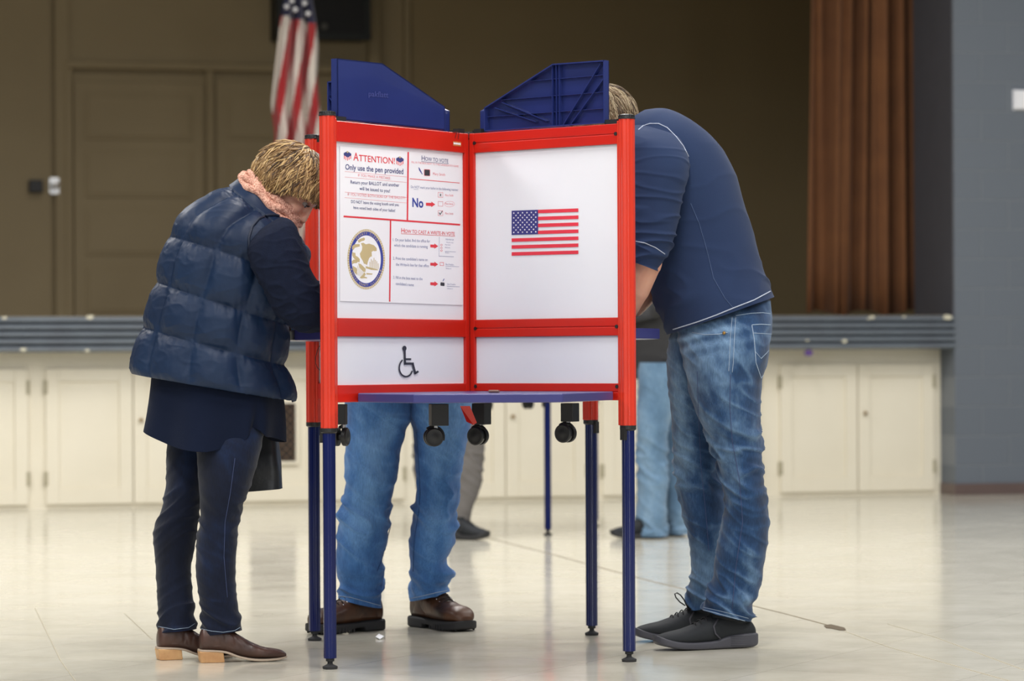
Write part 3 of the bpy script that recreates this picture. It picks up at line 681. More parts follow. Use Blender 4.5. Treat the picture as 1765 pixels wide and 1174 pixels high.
# writing shelves: three standing height, one low at the front
def shelf(k1, k2, zt, thick, reach, half, name='shelf', side=.62):
    b_ = (pdir(k1)+pdir(k2)).normalized(); n_ = V((b_.y, -b_.x, 0)); d1, d2 = pdir(k1), pdir(k2)
    if (d1.dot(n_)) < 0: d1, d2 = d2, d1
    c = HG+b_*.03
    L1 = side
    pts = [HG+b_*.05, HG+d1*L1+(b_-d1*b_.dot(d1)).normalized()*.018, HG+b_*reach+n_*half, HG+b_*reach-n_*half, HG+d2*L1+(b_-d2*b_.dot(d2)).normalized()*.018]
    mb = MB(); mb.prism([V((p.x, p.y, zt-thick)) for p in pts], UP*thick)
    o = mb.build(name, M['blue_shelf'], booth, bevel=.003)
    mb = MB()
    for d in (d1, d2):
        e = (b_-d*b_.dot(d)).normalized(); a = HG+d*.12+e*.02; b2 = HG+d*.5+e*.02
        mb.prism([V((a.x, a.y, zt-thick)), V((b2.x, b2.y, zt-thick)), V((a.x, a.y, zt-thick-.06))], e*.004)
    mb.build('bracket', M['red'], o)
    return o, b_
zs = P(492, 569.5, 9.8).z
shelf('c', 'a', zs, .033, .585, .16); shelf('b', 'd', zs, .033, .60, .16); shelf('d', 'c', zs, .033, .58, .16)
# low table, traced in plan
zt = .838; FY = 8.97
def at_z(px, z, D): 
    q = P(px, 600, D); return V((q.x, q.y, z))
tp = [at_z(812, zt, 9.93), at_z(1056, zt, 9.58), at_z(1056, zt, 9.46), at_z(970, zt, FY), at_z(712, zt, FY), at_z(617, zt, 9.30), at_z(617, zt, 9.50)]
mb = MB(); mb.prism([p-UP*.026 for p in tp], UP*.026); ts = mb.build('shelf', M['blue_shelf'], booth, bevel=.003)
# red strut under the table
mb = MB(); a = P(800, 700, 9.75); 
mb.prism([P(793, 700, 9.7), P(810, 700, 9.7), P(822, 729, 9.72), P(816, 732.5, 9.72), P(804, 727, 9.7)], (0, .012, 0)); mb.build('strut', M['red'], ts)
# folded castor brackets
def castor(px, D, x0, x1, yb, wx, wy, ang):
    mb = MB(); q0 = P(x0, yb, D); q1 = P(x1, yb, D); zt_ = .80
    f = Matrix.Translation(V(((q0.x+q1.x)/2, D, 0))) @ Matrix.Rotation(ang, 4, 'Z'); w_ = (q1.x-q0.x)/2
    w_ = w_/(abs(cos(ang))+abs(sin(ang)))
    mb.box(-w_, w_, -w_, w_, q0.z, zt_, 0, f); o = mb.build('castor_bracket', M['black_metal'], booth, bevel=.002)
    wc = P(wx, wy, D); r = .0295
    mb = MB(); mb.tube([V((wc.x+.008, D, q0.z)), V((wc.x+.008, D, q0.z-.012))], .0075, 12); mb.build('castor_stem', M['silver'], o)
    ax = Matrix.Rotation(ang, 4, 'Z') @ V((0, 1, 0))
    mb = MB()
    for s in (-1, 1):
        mb.lathe(wc+ax*(s*.0065), [(.010, 0), (r*.98, .001), (r, .004), (r, .013), (r*.86, .0165), (r*.8, .0160), (r*.3, .019), (.002, .0195)], ax*s, 30)
    mb.build('castor_wheel', M['black'], o, smooth='auto')
    mb = MB(); mb.lathe(wc-ax*.006, [(.012, 0), (.012, .012)], ax, 14)
    pts = []
    for i in range(12):
        t = R(-20)+R(150)*i/11; pts.append(wc+V((cos(t)*(r+.003), 0, sin(t)*(r+.003))))
    f2 = Matrix.Rotation(ang, 4, 'Z'); mb.tube([wc+f2 @ (p-wc) for p in pts], .005, 8); mb.build('castor_fork', M['black'], o, smooth='auto')
castor(757, 9.70, 738.5, 774, 734, 747, 753.5, R(12)); castor(830, 9.80, 813, 847, 732, 824, 751.5, R(-28)); castor(985, 9.72, 966, 999, 727, 975, 747, R(-30))
castor(592, 9.75, 580, 599, 732, 588, 753, R(75))
# cable at rear post
mb = MB(); pts = [P(x, y, 9.7) for x, y in ((551, 596), (547, 604), (544, 616), (544, 626), (547, 634), (551, 638))]; mb.tube(pts, .0012, 6); mb.build('cord', M['black'], booth)
# pen on the low table
pen = MB(); a = P(842, 679, 9.25); a.z = zt+.005; b2 = P(860, 678, 9.22); b2.z = zt+.005
pen.tube([a, a+(b2-a)*.1, a+(b2-a)*.9, b2], [.002, .0045, .0045, .004], 12); po_ = pen.build('pen', mat('pen_barrel', s2l(150, 120, 110), .3, metal=.5), base=a, smooth='auto')
tag(po_, 'thin pen lying on the low blue table of the booth', 'pen')
for nm, x, y in (('paper_sheet', 0, 0),):
    b_ = (pdir('c')+pdir('a')).normalized(); n_ = V((b_.y, -b_.x, 0)); q = HG+b_*.40; mb = MB()
    zz = UP*(zs+.001); mb.prism([q+n_*.12+zz, q-n_*.12+zz, q-n_*.12+b_*.17+zz, q+n_*.12+b_*.17+zz], UP*.006)
    ps = mb.build('ballot_folder', mat('light_blue_folder', s2l(120, 190, 225), .5), base=q+UP*zs); tag(ps, 'light blue ballot folder on the left shelf under the woman\'s arm', 'folder')
# ---- the second booth, far behind: copies of the first and its parts
def copy_tree(o, parent=None):
    c = o.copy(); COL.objects.link(c)
    if parent: c.parent = parent
    for ch_ in list(o.children): copy_tree(ch_, c)
    return c
def copy_booth():
    r = booth.copy(); COL.objects.link(r)
    skip = ('instruction_poster', 'county_emblem', 'number_mark', 'sticker', 'cord', 'flag_print', 'wheelchair_symbol')
    def go(o, par):
        for ch_ in list(o.children):
            if ch_.name.split('.')[0] in skip: continue
            c = ch_.copy(); COL.objects.link(c); c.parent = par; go(ch_, c)
    go(booth, r); return r
b2o = copy_booth(); # align the copied front right leg with the far leg seen between the near ones
va_ = PT['b']-HG; ta = V(((943-882.5)/5300*16.52+.165, 16.52-17.12, 0))
rz = math.atan2(ta.y, ta.x)-math.atan2(va_.y, va_.x)-R(3.8)
b2o.rotation_euler = (0, 0, rz); q = Matrix.Rotation(rz, 3, 'Z') @ va_
b2o.location = V(((943-882.5)/5300*16.52-q.x, 16.52-q.y, 0))
b2o['label'] = 'far second voting booth, blurred, its blue leg showing between the near booth legs'
#==PART3==
# ================================================================ people: helpers
def sgn(x, e): return math.copysign(abs(x)**e, x)
def cat(a, b, c, d, t): return .5*((2*b)+(c-a)*t+(2*a-5*b+4*c-d)*t*t+(3*b-a-3*c+d)*t*t*t)
def interp(keys, v):   # keys list of equal length tuples, v in 0..1
    n = len(keys)-1; x = v*n; i = min(int(x), n-1); t = x-i
    k = [keys[max(i-1, 0)], keys[i], keys[i+1], keys[min(i+2, n)]]
    return [cat(*(kk[j] for kk in k), t) for j in range(len(keys[0]))]
SURF = {}
def loft(mb, keys, nu=96, nv=140, disp=None, cap0=False, cap1=False, mi=0, surf=None, wear=None):
    """keys: (C, U, Vv, e) rings; returns verts/faces; disp(u, v, p, n) -> metres along the normal"""
    kk = [tuple(C)+tuple(U)+tuple(W)+(e,) for C, U, W, e in keys]
    vs = []; 
    for j in range(nv+1):
        q = interp(kk, j/nv); C, U, W, e = V(q[0:3]), V(q[3:6]), V(q[6:9]), q[9]
        for i in range(nu):
            t = 2*pi*i/nu; vs.append(C+U*sgn(cos(t), e)+W*sgn(sin(t), e))
    fs = []
    for j in range(nv):
        for i in range(nu):
            i2 = (i+1) % nu; fs.append((j*nu+i, j*nu+i2, (j+1)*nu+i2, (j+1)*nu+i))
    if disp:
        out = []
        cen = [sum((vs[j*nu+i] for i in range(0, nu, 8)), V((0, 0, 0)))/len(range(0, nu, 8)) for j in range(nv+1)]
        for j in range(nv+1):
            j0, j1 = max(j-1, 0), min(j+1, nv)
            for i in range(nu):
                du = vs[j*nu+(i+1) % nu]-vs[j*nu+i-1 if i else j*nu+nu-1]; dv = vs[j1*nu+i]-vs[j0*nu+i]
                n = du.cross(dv); n = n.normalized() if n.length > 1e-9 else V((0, 0, 1))
                p = vs[j*nu+i]
                if n.dot(p-cen[j]) < 0: n = -n
                d = disp(i/nu, j/nv, p, n)
                out.append(p+n*d if isinstance(d, float) else p+d)
        vs = out
    if cap0: c = sum(vs[:nu], V((0, 0, 0)))/nu; vs.append(c); k = len(vs)-1; fs += [(k, (i+1) % nu, i) for i in range(nu)]
    if cap1: c = sum(vs[nv*nu:(nv+1)*nu], V((0, 0, 0)))/nu; vs.append(c); k = len(vs)-1; fs += [(k, nv*nu+i, nv*nu+(i+1) % nu) for i in range(nu)]
    mb.add(vs, fs, mi)
    if wear:
        o = len(mb.v)-len(vs)
        for j in range(nv+1):
            for i in range(nu): mb.w[o+j*nu+i] = wear(i/nu, j/nv, vs[j*nu+i])
    if surf: SURF.setdefault(surf, []).append((vs, fs))
def pk(xl, yl, xr, yr, D, b, e=1.0, dD=0):   # pixel ring
    L, Rr = P(xl, yl, D), P(xr, yr, D+dD); return ((L+Rr)/2, (Rr-L)/2, V((0, b, 0)), e)
def cast(surf, pix, step=2.0, off=.0012):
    vs = []; fs = []
    for a, b in SURF[surf]:
        o = len(vs); vs += a; fs += [tuple(i+o for i in f) for f in b]
    key = ('bvh', surf)
    if key not in SURF: SURF[key] = BVHTree.FromPolygons([tuple(v) for v in vs], fs)
    bv = SURF[key]; out = []
    for (x0, y0), (x1, y1) in zip(pix, pix[1:]):
        n = max(1, int(math.hypot(x1-x0, y1-y0)/step))
        for k in range(n+(1 if (x1, y1) == pix[-1] else 0)):
            t = k/n; d = ray(x0+(x1-x0)*t, y0+(y1-y0)*t).normalized(); h = bv.ray_cast(CAMP, d)
            if h[0] is not None: out.append(h[0]-d*off)
    return out
def seam(surf, pix, r, m, parent, name='stitching', off=.0010):
    pts = cast(surf, pix, off=off)
    if len(pts) < 3: return
    mb = MB(); mb.tube(pts, r, 6); return mb.build(name, m, parent, smooth=True)
def nz(p, s, seed=0): return noise.noise(V((p.x*s[0]+seed, p.y*s[1]+seed*.7, p.z*s[2]-seed*1.3)))
def ridge(p, s, seed=0):
    n = nz(p, s, seed); return (1-min(1, abs(n)*3.2))**1.6
# ---- continuous body from tapered capsules, joined by voxel remeshing
def capsule(mb, p0, r0, p1, r1, seg=16):
    p0, p1 = V(p0), V(p1); d = p1-p0; L = d.length; d = d.normalized() if L > 1e-6 else UP
    pts = []; rs = []
    for i in range(5): a = R(-88+22*i); pts.append(p0+d*(r0*sin(a))); rs.append(r0*cos(a))
    pts.append(p0); rs.append(r0); pts.append(p1); rs.append(r1)
    for i in range(1, 5): a = R(22*i); pts.append(p1+d*(r1*sin(a))); rs.append(r1*cos(a))
    # fixed frame
    a = d.orthogonal().normalized(); b = d.cross(a); vs = []; fs = []
    for p, r in zip(pts, rs):
        for k in range(seg): q = 2*pi*k/seg; vs.append(p+(a*cos(q)+b*sin(q))*r)
    n = len(pts)
    for i in range(n-1):
        for k in range(seg): k2 = (k+1) % seg; fs.append((i*seg+k, i*seg+k2, (i+1)*seg+k2, (i+1)*seg+k))
    fs += [tuple(reversed(range(seg))), tuple(range((n-1)*seg, n*seg))]
    mb.add(vs, fs)
def ell(mb, c, ax, seg=20):   # ax: three axis vectors with lengths
    vs = []; fs = []; c = V(c); m = seg//2
    for j in range(m+1):
        t = pi*j/m
        for i in range(seg): q = 2*pi*i/seg; vs.append(c+V(ax[0])*(sin(t)*cos(q))+V(ax[1])*(sin(t)*sin(q))+V(ax[2])*cos(t))
    for j in range(m):
        for i in range(seg): i2 = (i+1) % seg; fs.append((j*seg+i, (j+1)*seg+i, (j+1)*seg+i2, j*seg+i2))
    mb.add(vs, fs)
def remeshed(mb, name, m, parent, voxel=.005, smooth=2):
    off = worldpos(parent); me = bpy.data.meshes.new(name); me.from_pydata([tuple(p-off) for p in mb.v], [], mb.f); me.update()
    bm = bmesh.new(); bm.from_mesh(me); bmesh.ops.remove_doubles(bm, verts=bm.verts, dist=1e-5); bmesh.ops.recalc_face_normals(bm, faces=bm.faces); bm.to_mesh(me); bm.free()
    o = bpy.data.objects.new(name, me); COL.objects.link(o)
    rm = o.modifiers.new('r', 'REMESH'); rm.mode = 'VOXEL'; rm.voxel_size = voxel
    sm = o.modifiers.new('s', 'SMOOTH'); sm.factor = .5; sm.iterations = smooth
    dg = bpy.context.evaluated_depsgraph_get(); dg.update(); me2 = bpy.data.meshes.new_from_object(o.evaluated_get(dg))
    o.modifiers.clear(); o.data = me2; me2.materials.clear(); me2.materials.append(m)
    for p in me2.polygons: p.use_smooth = True
    o.parent = parent; return o
def head(mb, c, f, u, sc=1):
    s = f.cross(u).normalized()      # person's right is +s
    def q(a, b, d): return c+(f*a+s*b+u*d)*sc
    ell(mb, q(-.005, 0, .012), (f*.094*sc, s*.074*sc, u*.092*sc)); ell(mb, q(.030, 0, -.040), (f*.060*sc, s*.058*sc, u*.070*sc))
    ell(mb, q(.05, 0, .03), (f*.042*sc, s*.058*sc, u*.05*sc))
    capsule(mb, q(.070, -.010, -.106), .018*sc, q(.070, .010, -.106), .018*sc)
    for k in (-1, 1):
        capsule(mb, q(.0, k*.048, -.060), .018*sc, q(.062, k*.014, -.102), .016*sc)        # jaw
        ell(mb, q(.062, k*.036, -.040), (f*.026*sc, s*.022*sc, u*.024*sc))                 # cheek
        capsule(mb, q(.083, k*.012, .014), .011*sc, q(.074, k*.044, .014), .010*sc)        # brow
        ell(mb, q(.101, k*.011, -.046), (f*.010*sc, s*.007*sc, u*.007*sc))                 # nostril wing
        ell(mb, q(-.012, k*.074, -.022), (f*.016*sc, s*.008*sc, u*.030*sc)); capsule(mb, q(-.020, k*.080, .0), .005*sc, q(-.016, k*.080, -.045), .005*sc)
    capsule(mb, q(.089, 0, .002), .008*sc, q(.110, 0, -.040), .011*sc)
    capsule(mb, q(.090, -.016, -.070), .006*sc, q(.090, .016, -.070), .006*sc); capsule(mb, q(.088, -.013, -.079), .007*sc, q(.088, .013, -.079), .007*sc)
    return q
def eyes(q, f, s, u, parent, iris):
    for k in (-1, 1):
        c = q(.0745, k*.030, -.006)
        mb = MB(); ell(mb, c, (f*.0115, s*.0115, u*.0085)); o = mb.build('eye', M['eyewhite'], parent, smooth=True)
        mb = MB(); mb.lathe(c+f*.0085-u*.003, [(.0060, 0), (.0052, .002), (.002, .0032)], f, 16); mb.build('iris', iris, o, smooth=True)
        mb = MB(); pts = [q(.0835+.006*sin(t), k*(.030-.014*cos(t)), -.006+.006*sin(t)) for t in [pi*i/8 for i in range(9)]]; mb.tube(pts, .0022, 6); mb.build('eyelashes', M['lash'], parent, smooth=True)
        mb = MB(); pts = [q(.089-abs(i-3)*.0012, k*(.014+i*.0055), .016+.0035*sin(i/6*pi)) for i in range(7)]; mb.tube(pts, [.0015, .0028, .003, .0028, .0025, .002, .001], 6); mb.build('eyebrow', M['lash'], parent, smooth=True)
def hand(mb, w, d, up, side, curl=.5, sc=1.0):
    """w wrist, d direction to the knuckles, up = back of the hand, side = +1/-1 thumb side"""
    d = V(d).normalized(); up = V(up); up = (up-d*up.dot(d)).normalized(); s = d.cross(up)*side
    K = w+d*.088*sc
    for k in range(4):
        o = s*((1.5-k)*.019*sc); capsule(mb, w+o*.55+d*.01, .013*sc, K+o, .0115*sc)
    ell(mb, w+d*.045*sc-up*.004, (d*.05*sc, s*.036*sc, up*.014*sc))
    for k, L in enumerate((.072, .080, .074, .058)):
        p = K+s*((1.5-k)*.020*sc); a = 0; r = .0088*sc
        for j, fr_ in enumerate((.45, .32, .23)):
            a += curl*(.55+.12*j)+.04*k; dd = d*cos(a)-up*sin(a)+s*(.06*(1.5-k)); n = p+dd.normalized()*(L*fr_*sc*1.05); capsule(mb, p, r, n, r*.93, 10); p = n; r *= .93
    p = w+d*.026*sc+s*.030*sc; r = .0115*sc; a = .55
    for j, L in enumerate((.036, .030, .024)):
        dd = (d*cos(a)+s*sin(a)*.9-up*.35).normalized(); n = p+dd*L*sc; capsule(mb, p, r, n, r*.9, 10); p = n; r *= .9; a -= .25
def hair(parent, c, f, u, rad, ms, N, limit, pole, seed=1, wid=.004, lift=.012, cap=.93, jit=.5):
    s = f.cross(u).normalized(); rnd = random.Random(seed)
    def W(d, r=1): return c+f*(d[0]*rad[0]*r)+s*(d[1]*rad[1]*r)+u*(d[2]*rad[2]*r)
    pole = V(pole).normalized()
    ho = MB(); seg = 40; vs = []; idx = {}
    for j in range(seg//2+1):
        t = pi*j/(seg//2)
        for i in range(seg): q = 2*pi*i/seg; idx[(j, i)] = len(vs); vs.append(V((cos(q)*sin(t), sin(q)*sin(t), cos(t))))
    fs = []
    for j in range(seg//2):
        for i in range(seg):
            fc = [idx[(j, i)], idx[(j+1, i)], idx[(j+1, (i+1) % seg)], idx[(j, (i+1) % seg)]]
            m = sum((vs[k] for k in fc), V((0, 0, 0)))/4
            if m.z > limit(m.x, m.y)+.06: fs.append(tuple(fc))
    ho.add([W(d, cap) for d in vs], fs, 0)
    for n in range(N):
        while True:
            d = V((rnd.gauss(0, 1), rnd.gauss(0, 1), rnd.gauss(0, 1))).normalized()
            if d.z > limit(d.x, d.y)+.05: break
        pts = []; rr = []; L = rnd.uniform(.5, 1.15); steps = 9; wob = rnd.uniform(-jit, jit); base = rnd.uniform(.92, 1.04); ph = rnd.uniform(0, 6)
        for k in range(steps):
            t = d-pole; t = t-d*t.dot(d)
            if t.length < 1e-3: t = V((0, 1, 0))
            t = t.normalized(); b = d.cross(t); t = (t+b*(wob+.25*sin(ph+k*.9))).normalized()
            pts.append(W(d, base+lift/.1*(k/steps)**2*.35)); rr.append(wid*(1-.85*(k/(steps-1))**1.5)*(.5 if k == 0 else 1))
            d2 = (d+t*(L/steps)).normalized()
            if d2.z < limit(d2.x, d2.y)-.05: 
                pts.append(W(d2, base+lift/.1*.25)); rr.append(wid*.15); break
            d = d2
        if len(pts) > 2: ho.tube(pts, rr, 4, rnd.choice([0, 1, 1, 2, 2, 3]), cap=False)
    return ho.build('hair', ms, parent, smooth=True)
def shoe(parent, name, heel, toe, style, mats):
    heel, toe = V(heel), V(toe); heel.z = toe.z = 0; L = (toe-heel).length; fx = (toe-heel).normalized(); fy = V((-fx.y, fx.x, 0))
    def W(s, y, z): return heel+fx*(s*L)+fy*y+UP*z
    if style == 'sneaker':
        up = [(.03, .024, .028, .070), (.07, .033, .022, .088), (.16, .036, .020, .100), (.27, .039, .020, .112), (.36, .041, .018, .112), (.46, .044, .016, .103), (.58, .048, .014, .085), (.72, .050, .014, .068), (.86, .044, .018, .058), (.94, .034, .022, .050), (.985, .018, .026, .038)]
        so = [(0, .016, .018, .042), (.02, .031, .008, .048), (.08, .041, .002, .050), (.2, .043, .001, .048), (.32, .043, .001, .042), (.45, .046, .001, .029), (.62, .052, .001, .026), (.78, .053, .004, .029), (.9, .046, .012, .038), (.97, .033, .020, .047), (1.0, .014, .030, .050)]
    elif style == 'work':
        up = [(.03, .030, .030, .10), (.07, .038, .028, .125), (.16, .042, .028, .14), (.27, .044, .028, .145), (.36, .046, .028, .142), (.48, .049, .026, .128), (.60, .052, .026, .104), (.74, .056, .026, .090), (.86, .052, .026, .086), (.94, .042, .028, .074), (.985, .024, .030, .052)]
        so = [(0, .028, .002, .038), (.02, .038, 0, .039), (.08, .046, 0, .039), (.2, .049, 0, .039), (.32, .049, .0, .038), (.36, .049, .014, .036), (.5, .052, .012, .034), (.65, .059, .001, .034), (.78, .062, .001, .034), (.9, .057, .004, .036), (.97, .044, .008, .038), (1.0, .022, .014, .038)]
    else:
        up = [(.02, .020, .040, .085), (.05, .029, .036, .105), (.14, .032, .034, .115), (.24, .034, .032, .115), (.34, .035, .026, .105), (.46, .036, .016, .084), (.60, .040, .010, .060), (.74, .041, .008, .044), (.86, .034, .008, .038), (.94, .023, .010, .032), (.99, .010, .012, .022)]
        so = [(0, .012, .036, .042), (.02, .026, .034, .042), (.08, .033, .034, .041), (.2, .035, .033, .039), (.32, .034, .026, .034), (.45, .034, .012, .020), (.6, .040, .003, .011), (.75, .042, .001, .009), (.88, .034, .003, .010), (.96, .020, .006, .012), (1.0, .008, .009, .014)]
    st = thing_part = None
    fine = [0, .02, .06, .12, .2, .3, .4, .5, .6, .7, .8, .9, .96, 1]
    def rings(tab, e): return [(W(s, 0, (a+b)/2), fy*hw, UP*((b-a)/2), e) for s, hw, a, b in tab]
    mb = MB(); sd = heel.x*3
    def cr(u, v, p, n):
        return (-.0025 if style == 'ankle' else -.0012)*ridge(p, (60, 30, 28), sd)*max(0, 1-abs(v-.45)*2.4) if n.z > -.2 else 0.0
    loft(mb, rings(up, .85), 48, 80, cr, True, True); o = mb.build(name, mats[0], parent, smooth=True)
    zs_, lo, hi = {'sneaker': (.120, .045, .46), 'work': (.178, .04, .46), 'ankle': (.118, .05, .38)}[style]
    mb = MB(); hw_ = {'sneaker': .036, 'work': .045, 'ankle': .031}[style]
    loft(mb, [(W((lo+hi)/2+.02, 0, .05), fx*((hi-lo)/2*L), fy*hw_, .8), (W((lo+hi)/2+.01, 0, .09), fx*((hi-lo)/2*L), fy*hw_, .85), (W((lo+hi)/2, 0, zs_), fx*((hi-lo)/2*L*.95), fy*(hw_+.002), .9)], 48, 24, cr); tk_ = mb.build('ankle_collar', mats[0], o, smooth=True)
    sd_ = tk_.modifiers.new('thick', 'SOLIDIFY'); sd_.thickness = .004
    mb = MB(); loft(mb, rings(so, .35), 48, 80, None, True, True); s_ = mb.build('sole', mats[1], o, smooth='auto')
    if style == 'ankle':
        mb = MB(); pr = [(.004, -.027), (.004, .027), (.06, .034), (.27, .033), (.27, -.033), (.06, -.034)]
        b_ = [W(s+.018, y*.86, 0) for s, y in pr]; t_ = [W(s, y, .036) for s, y in pr]; n = len(pr)
        mb.add(b_+t_, [tuple(reversed(range(n))), tuple(range(n, 2*n))]+[(i, (i+1) % n, (i+1) % n+n, i+n) for i in range(n)]); mb.build('heel', mats[2], o, bevel=.003)
    if style in ('work', 'sneaker'):
        rows = ((.46, .106), (.51, .100), (.56, .092), (.61, .084)) if style == 'sneaker' else ((.49, .130), (.54, .120), (.59, .110), (.64, .102))
        for (s0, z0) in rows:
            mb = MB(); pts = [W(s0+.01, -.026, z0-.012), W(s0, -.012, z0-.0), W(s0, 0, z0+.002), W(s0, .012, z0), W(s0+.01, .026, z0-.012)]; mb.tube(pts, .0022, 6); mb.build('lace', mats[2], o, smooth=True)
    if style == 'work':
        for s0, z0 in rows:
            for k in (-1, 1):
                mb = MB(); mb.lathe(W(s0+.01, k*.029, z0-.015), [(.0045, 0), (.0045, .003), (.0025, .004)], (fy*k*.8+UP*.6), 12); mb.build('eyelet', M['silver'], o, smooth=True)
        for i in range(16):
            mb = MB()
            s0 = .02+.30*i/16 if i < 6 else .50+.48*(i-6)/10
            s0 = min(s0, .97); hw = interp([(a[1],) for a in so], s0)[0]*.98
            for k in (-1, 1):
                q = [W(s0, k*(hw-.001), .002), W(s0+.022, k*(hw-.001), .002), W(s0+.022, k*(hw+.003), .003), W(s0, k*(hw+.003), .003)]; mb.prism(q, UP*.018)
            mb.build('tread_lug', mats[1], o)
    if style == 'sneaker':
        for i in range(5):
            mb = MB(); mb.tube([W(s0, k_*.0425, .012+.007*i) for s0, k_ in ((.30, -1), (.22, -1), (.12, -.98), (.05, -.86))], .0014, 5); mb.build('sole_rib', mats[1], o, smooth=True)
            mb = MB(); mb.tube([W(s0, .0425*k_, .012+.007*i) for s0, k_ in ((.30, 1), (.22, 1), (.12, .98), (.05, .86))], .0014, 5); mb.build('sole_rib', mats[1], o, smooth=True)
        for k in (-1, 1):
            mb = MB(); mb.tube([W(.42, k*.036, .098), W(.47, k*.0425, .075), W(.46, k*.0475, .052), W(.41, k*.047, .035)], .0028, 6); mb.build('side_stripe', mats[1], o, smooth=True)
    return o, W
def skinm(name, col): 
    m = mat(name, col, .5, var=(14, tuple(c*.86 for c in col), .7)); b = m.node_tree.nodes['Principled BSDF']; b.inputs['Subsurface Weight'].default_value = .15; b.inputs['Subsurface Scale'].default_value = .01; return m
M['skin'] = skinm('skin', s2l(218, 164, 140)); M['eyewhite'] = mat('eye_white', (.42, .39, .37), .2); M['lash'] = mat('dark_lash', (.05, .03, .02), .6)
M['iris'] = mat('iris', (.06, .09, .12), .2); M['leather_brown'] = mat('brown_leather', s2l(84, 56, 46), .38, var=(16, s2l(50, 33, 29), .9), bump=(60, .3, .002))
M['work_leather'] = mat('oiled_brown_leather', s2l(92, 60, 40), .42, var=(12, s2l(42, 28, 24), .6), bump=(50, .35, .002))
M['heelwood'] = mat('stacked_wood_heel', s2l(214, 172, 122), .5, var=(18, s2l(178, 128, 84), .8)); M['solegrey'] = mat('worn_sole', s2l(176, 158, 140), .6)
M['sneaker'] = mat('black_knit', s2l(26, 30, 35), .8, bump=(500, .4, .001)); M['sneaker_sole'] = mat('dark_grey_sole', s2l(66, 66, 74), .6)
M['vest'] = mat('navy_puffer', s2l(20, 41, 70), .5, spec=.28, bump=(70, .25, .003), var=(5, s2l(15, 33, 60), .5))
M['knit'] = mat('navy_knit', s2l(22, 29, 48), .95, spec=.15, var=(60, s2l(17, 23, 40), .8), bump=(240, .5, .002))
M['tunic'] = mat('navy_wool', s2l(18, 26, 46), .95, spec=.12, sheen=.04, bump=(200, .4, .002))
M['scarf'] = mat('peach_scarf', s2l(238, 190, 168), .95, spec=.1, var=(230, s2l(176, 120, 104), .4), bump=(200, .8, .003))
M['tee'] = mat('navy_jersey', s2l(40, 54, 84), .9, spec=.12, sheen=.05, var=(3, s2l(36, 49, 78), .5), bump=(260, .25, .001))
M['stitch'] = mat('pale_stitching', s2l(172, 180, 198), .8); M['dstitch'] = mat('denim_stitching', s2l(150, 168, 190), .8); M['wstitch'] = mat('dark_denim_stitching', s2l(60, 72, 110), .8)
M['denim_dark'] = denim('dark_indigo_denim', s2l(7, 13, 28), s2l(22, 42, 78), s2l(12, 21, 42), 5)
M['denim_mid'] = denim('faded_indigo_denim', s2l(16, 32, 58), s2l(112, 142, 172), s2l(38, 66, 102), 6)
M['denim_light'] = denim('light_blue_denim', s2l(42, 78, 130), s2l(110, 154, 204), s2l(66, 110, 166), 6)
M['bag'] = mat('black_leather', (.018, .02, .024), .35, bump=(60, .3, .002))
def limb(mb, keys, k=.62):
    cs = [(c, min(u.length, w_.length)*k) for c, u, w_, e in keys]
    cs = cs[:-1]
    for (a, r0), (b, r1) in zip(cs, cs[1:]): capsule(mb, a, r0, b, r1)
    return cs[-1]
def foot(mb, ank, W):
    capsule(mb, ank[0], .03, W(.22, 0, .08), .022); capsule(mb, W(.2, 0, .065), .020, W(.55, 0, .036), .014); capsule(mb, W(.55, 0, .036), .014, W(.8, 0, .028), .010)
def denim_wear(seed, front, knee=.5, k=1.0, whisk=0):
    sl = .55*(1 if seed % 2 else -1)
    def f(u, v, p):
        q = V((p.x, p.y, p.z+sl*(p.x-p.y*.4)+.03*nz(p, (5, 5, 5), seed)))
        c = max(0, cos(2*pi*(u-front)))
        w_ = .30*c**2*(math.exp(-((v-.24)/.16)**2)+.5*math.exp(-((v-knee-.03)/.10)**2))
        w_ += .20*(ridge(q, (7, 7, 22), seed)-.30)*(.5+.5*abs(sin(2*pi*(u-front))))
        w_ -= .10*(1-c)*(1-.5*v)
        if whisk: w_ += whisk*c*sin(p.z*165+5*nz(p, (4, 4, 3), 1)-p.x*25)*math.exp(-((v-.13)/.07)**2)
        return k*w_
    return f
def jeans_disp(seed, amp, knee, hem, kx=(7, 7, 24)):
    sl = .55*(1 if seed % 2 else -1)
    def f(u, v, p, n):
        p = V((p.x, p.y, p.z+sl*(p.x-p.y*.4)+.03*nz(p, (5, 5, 5), seed)))
        a = amp*(.35+1.0*math.exp(-((v-knee)/.10)**2)+1.3*math.exp(-((v-hem)/.09)**2))
        return a*(ridge(p, kx, seed)-.35)+a*.6*nz(p, (16, 16, 34), seed+5)+amp*.8*nz(p, (5, 5, 7), seed+9)
    return f
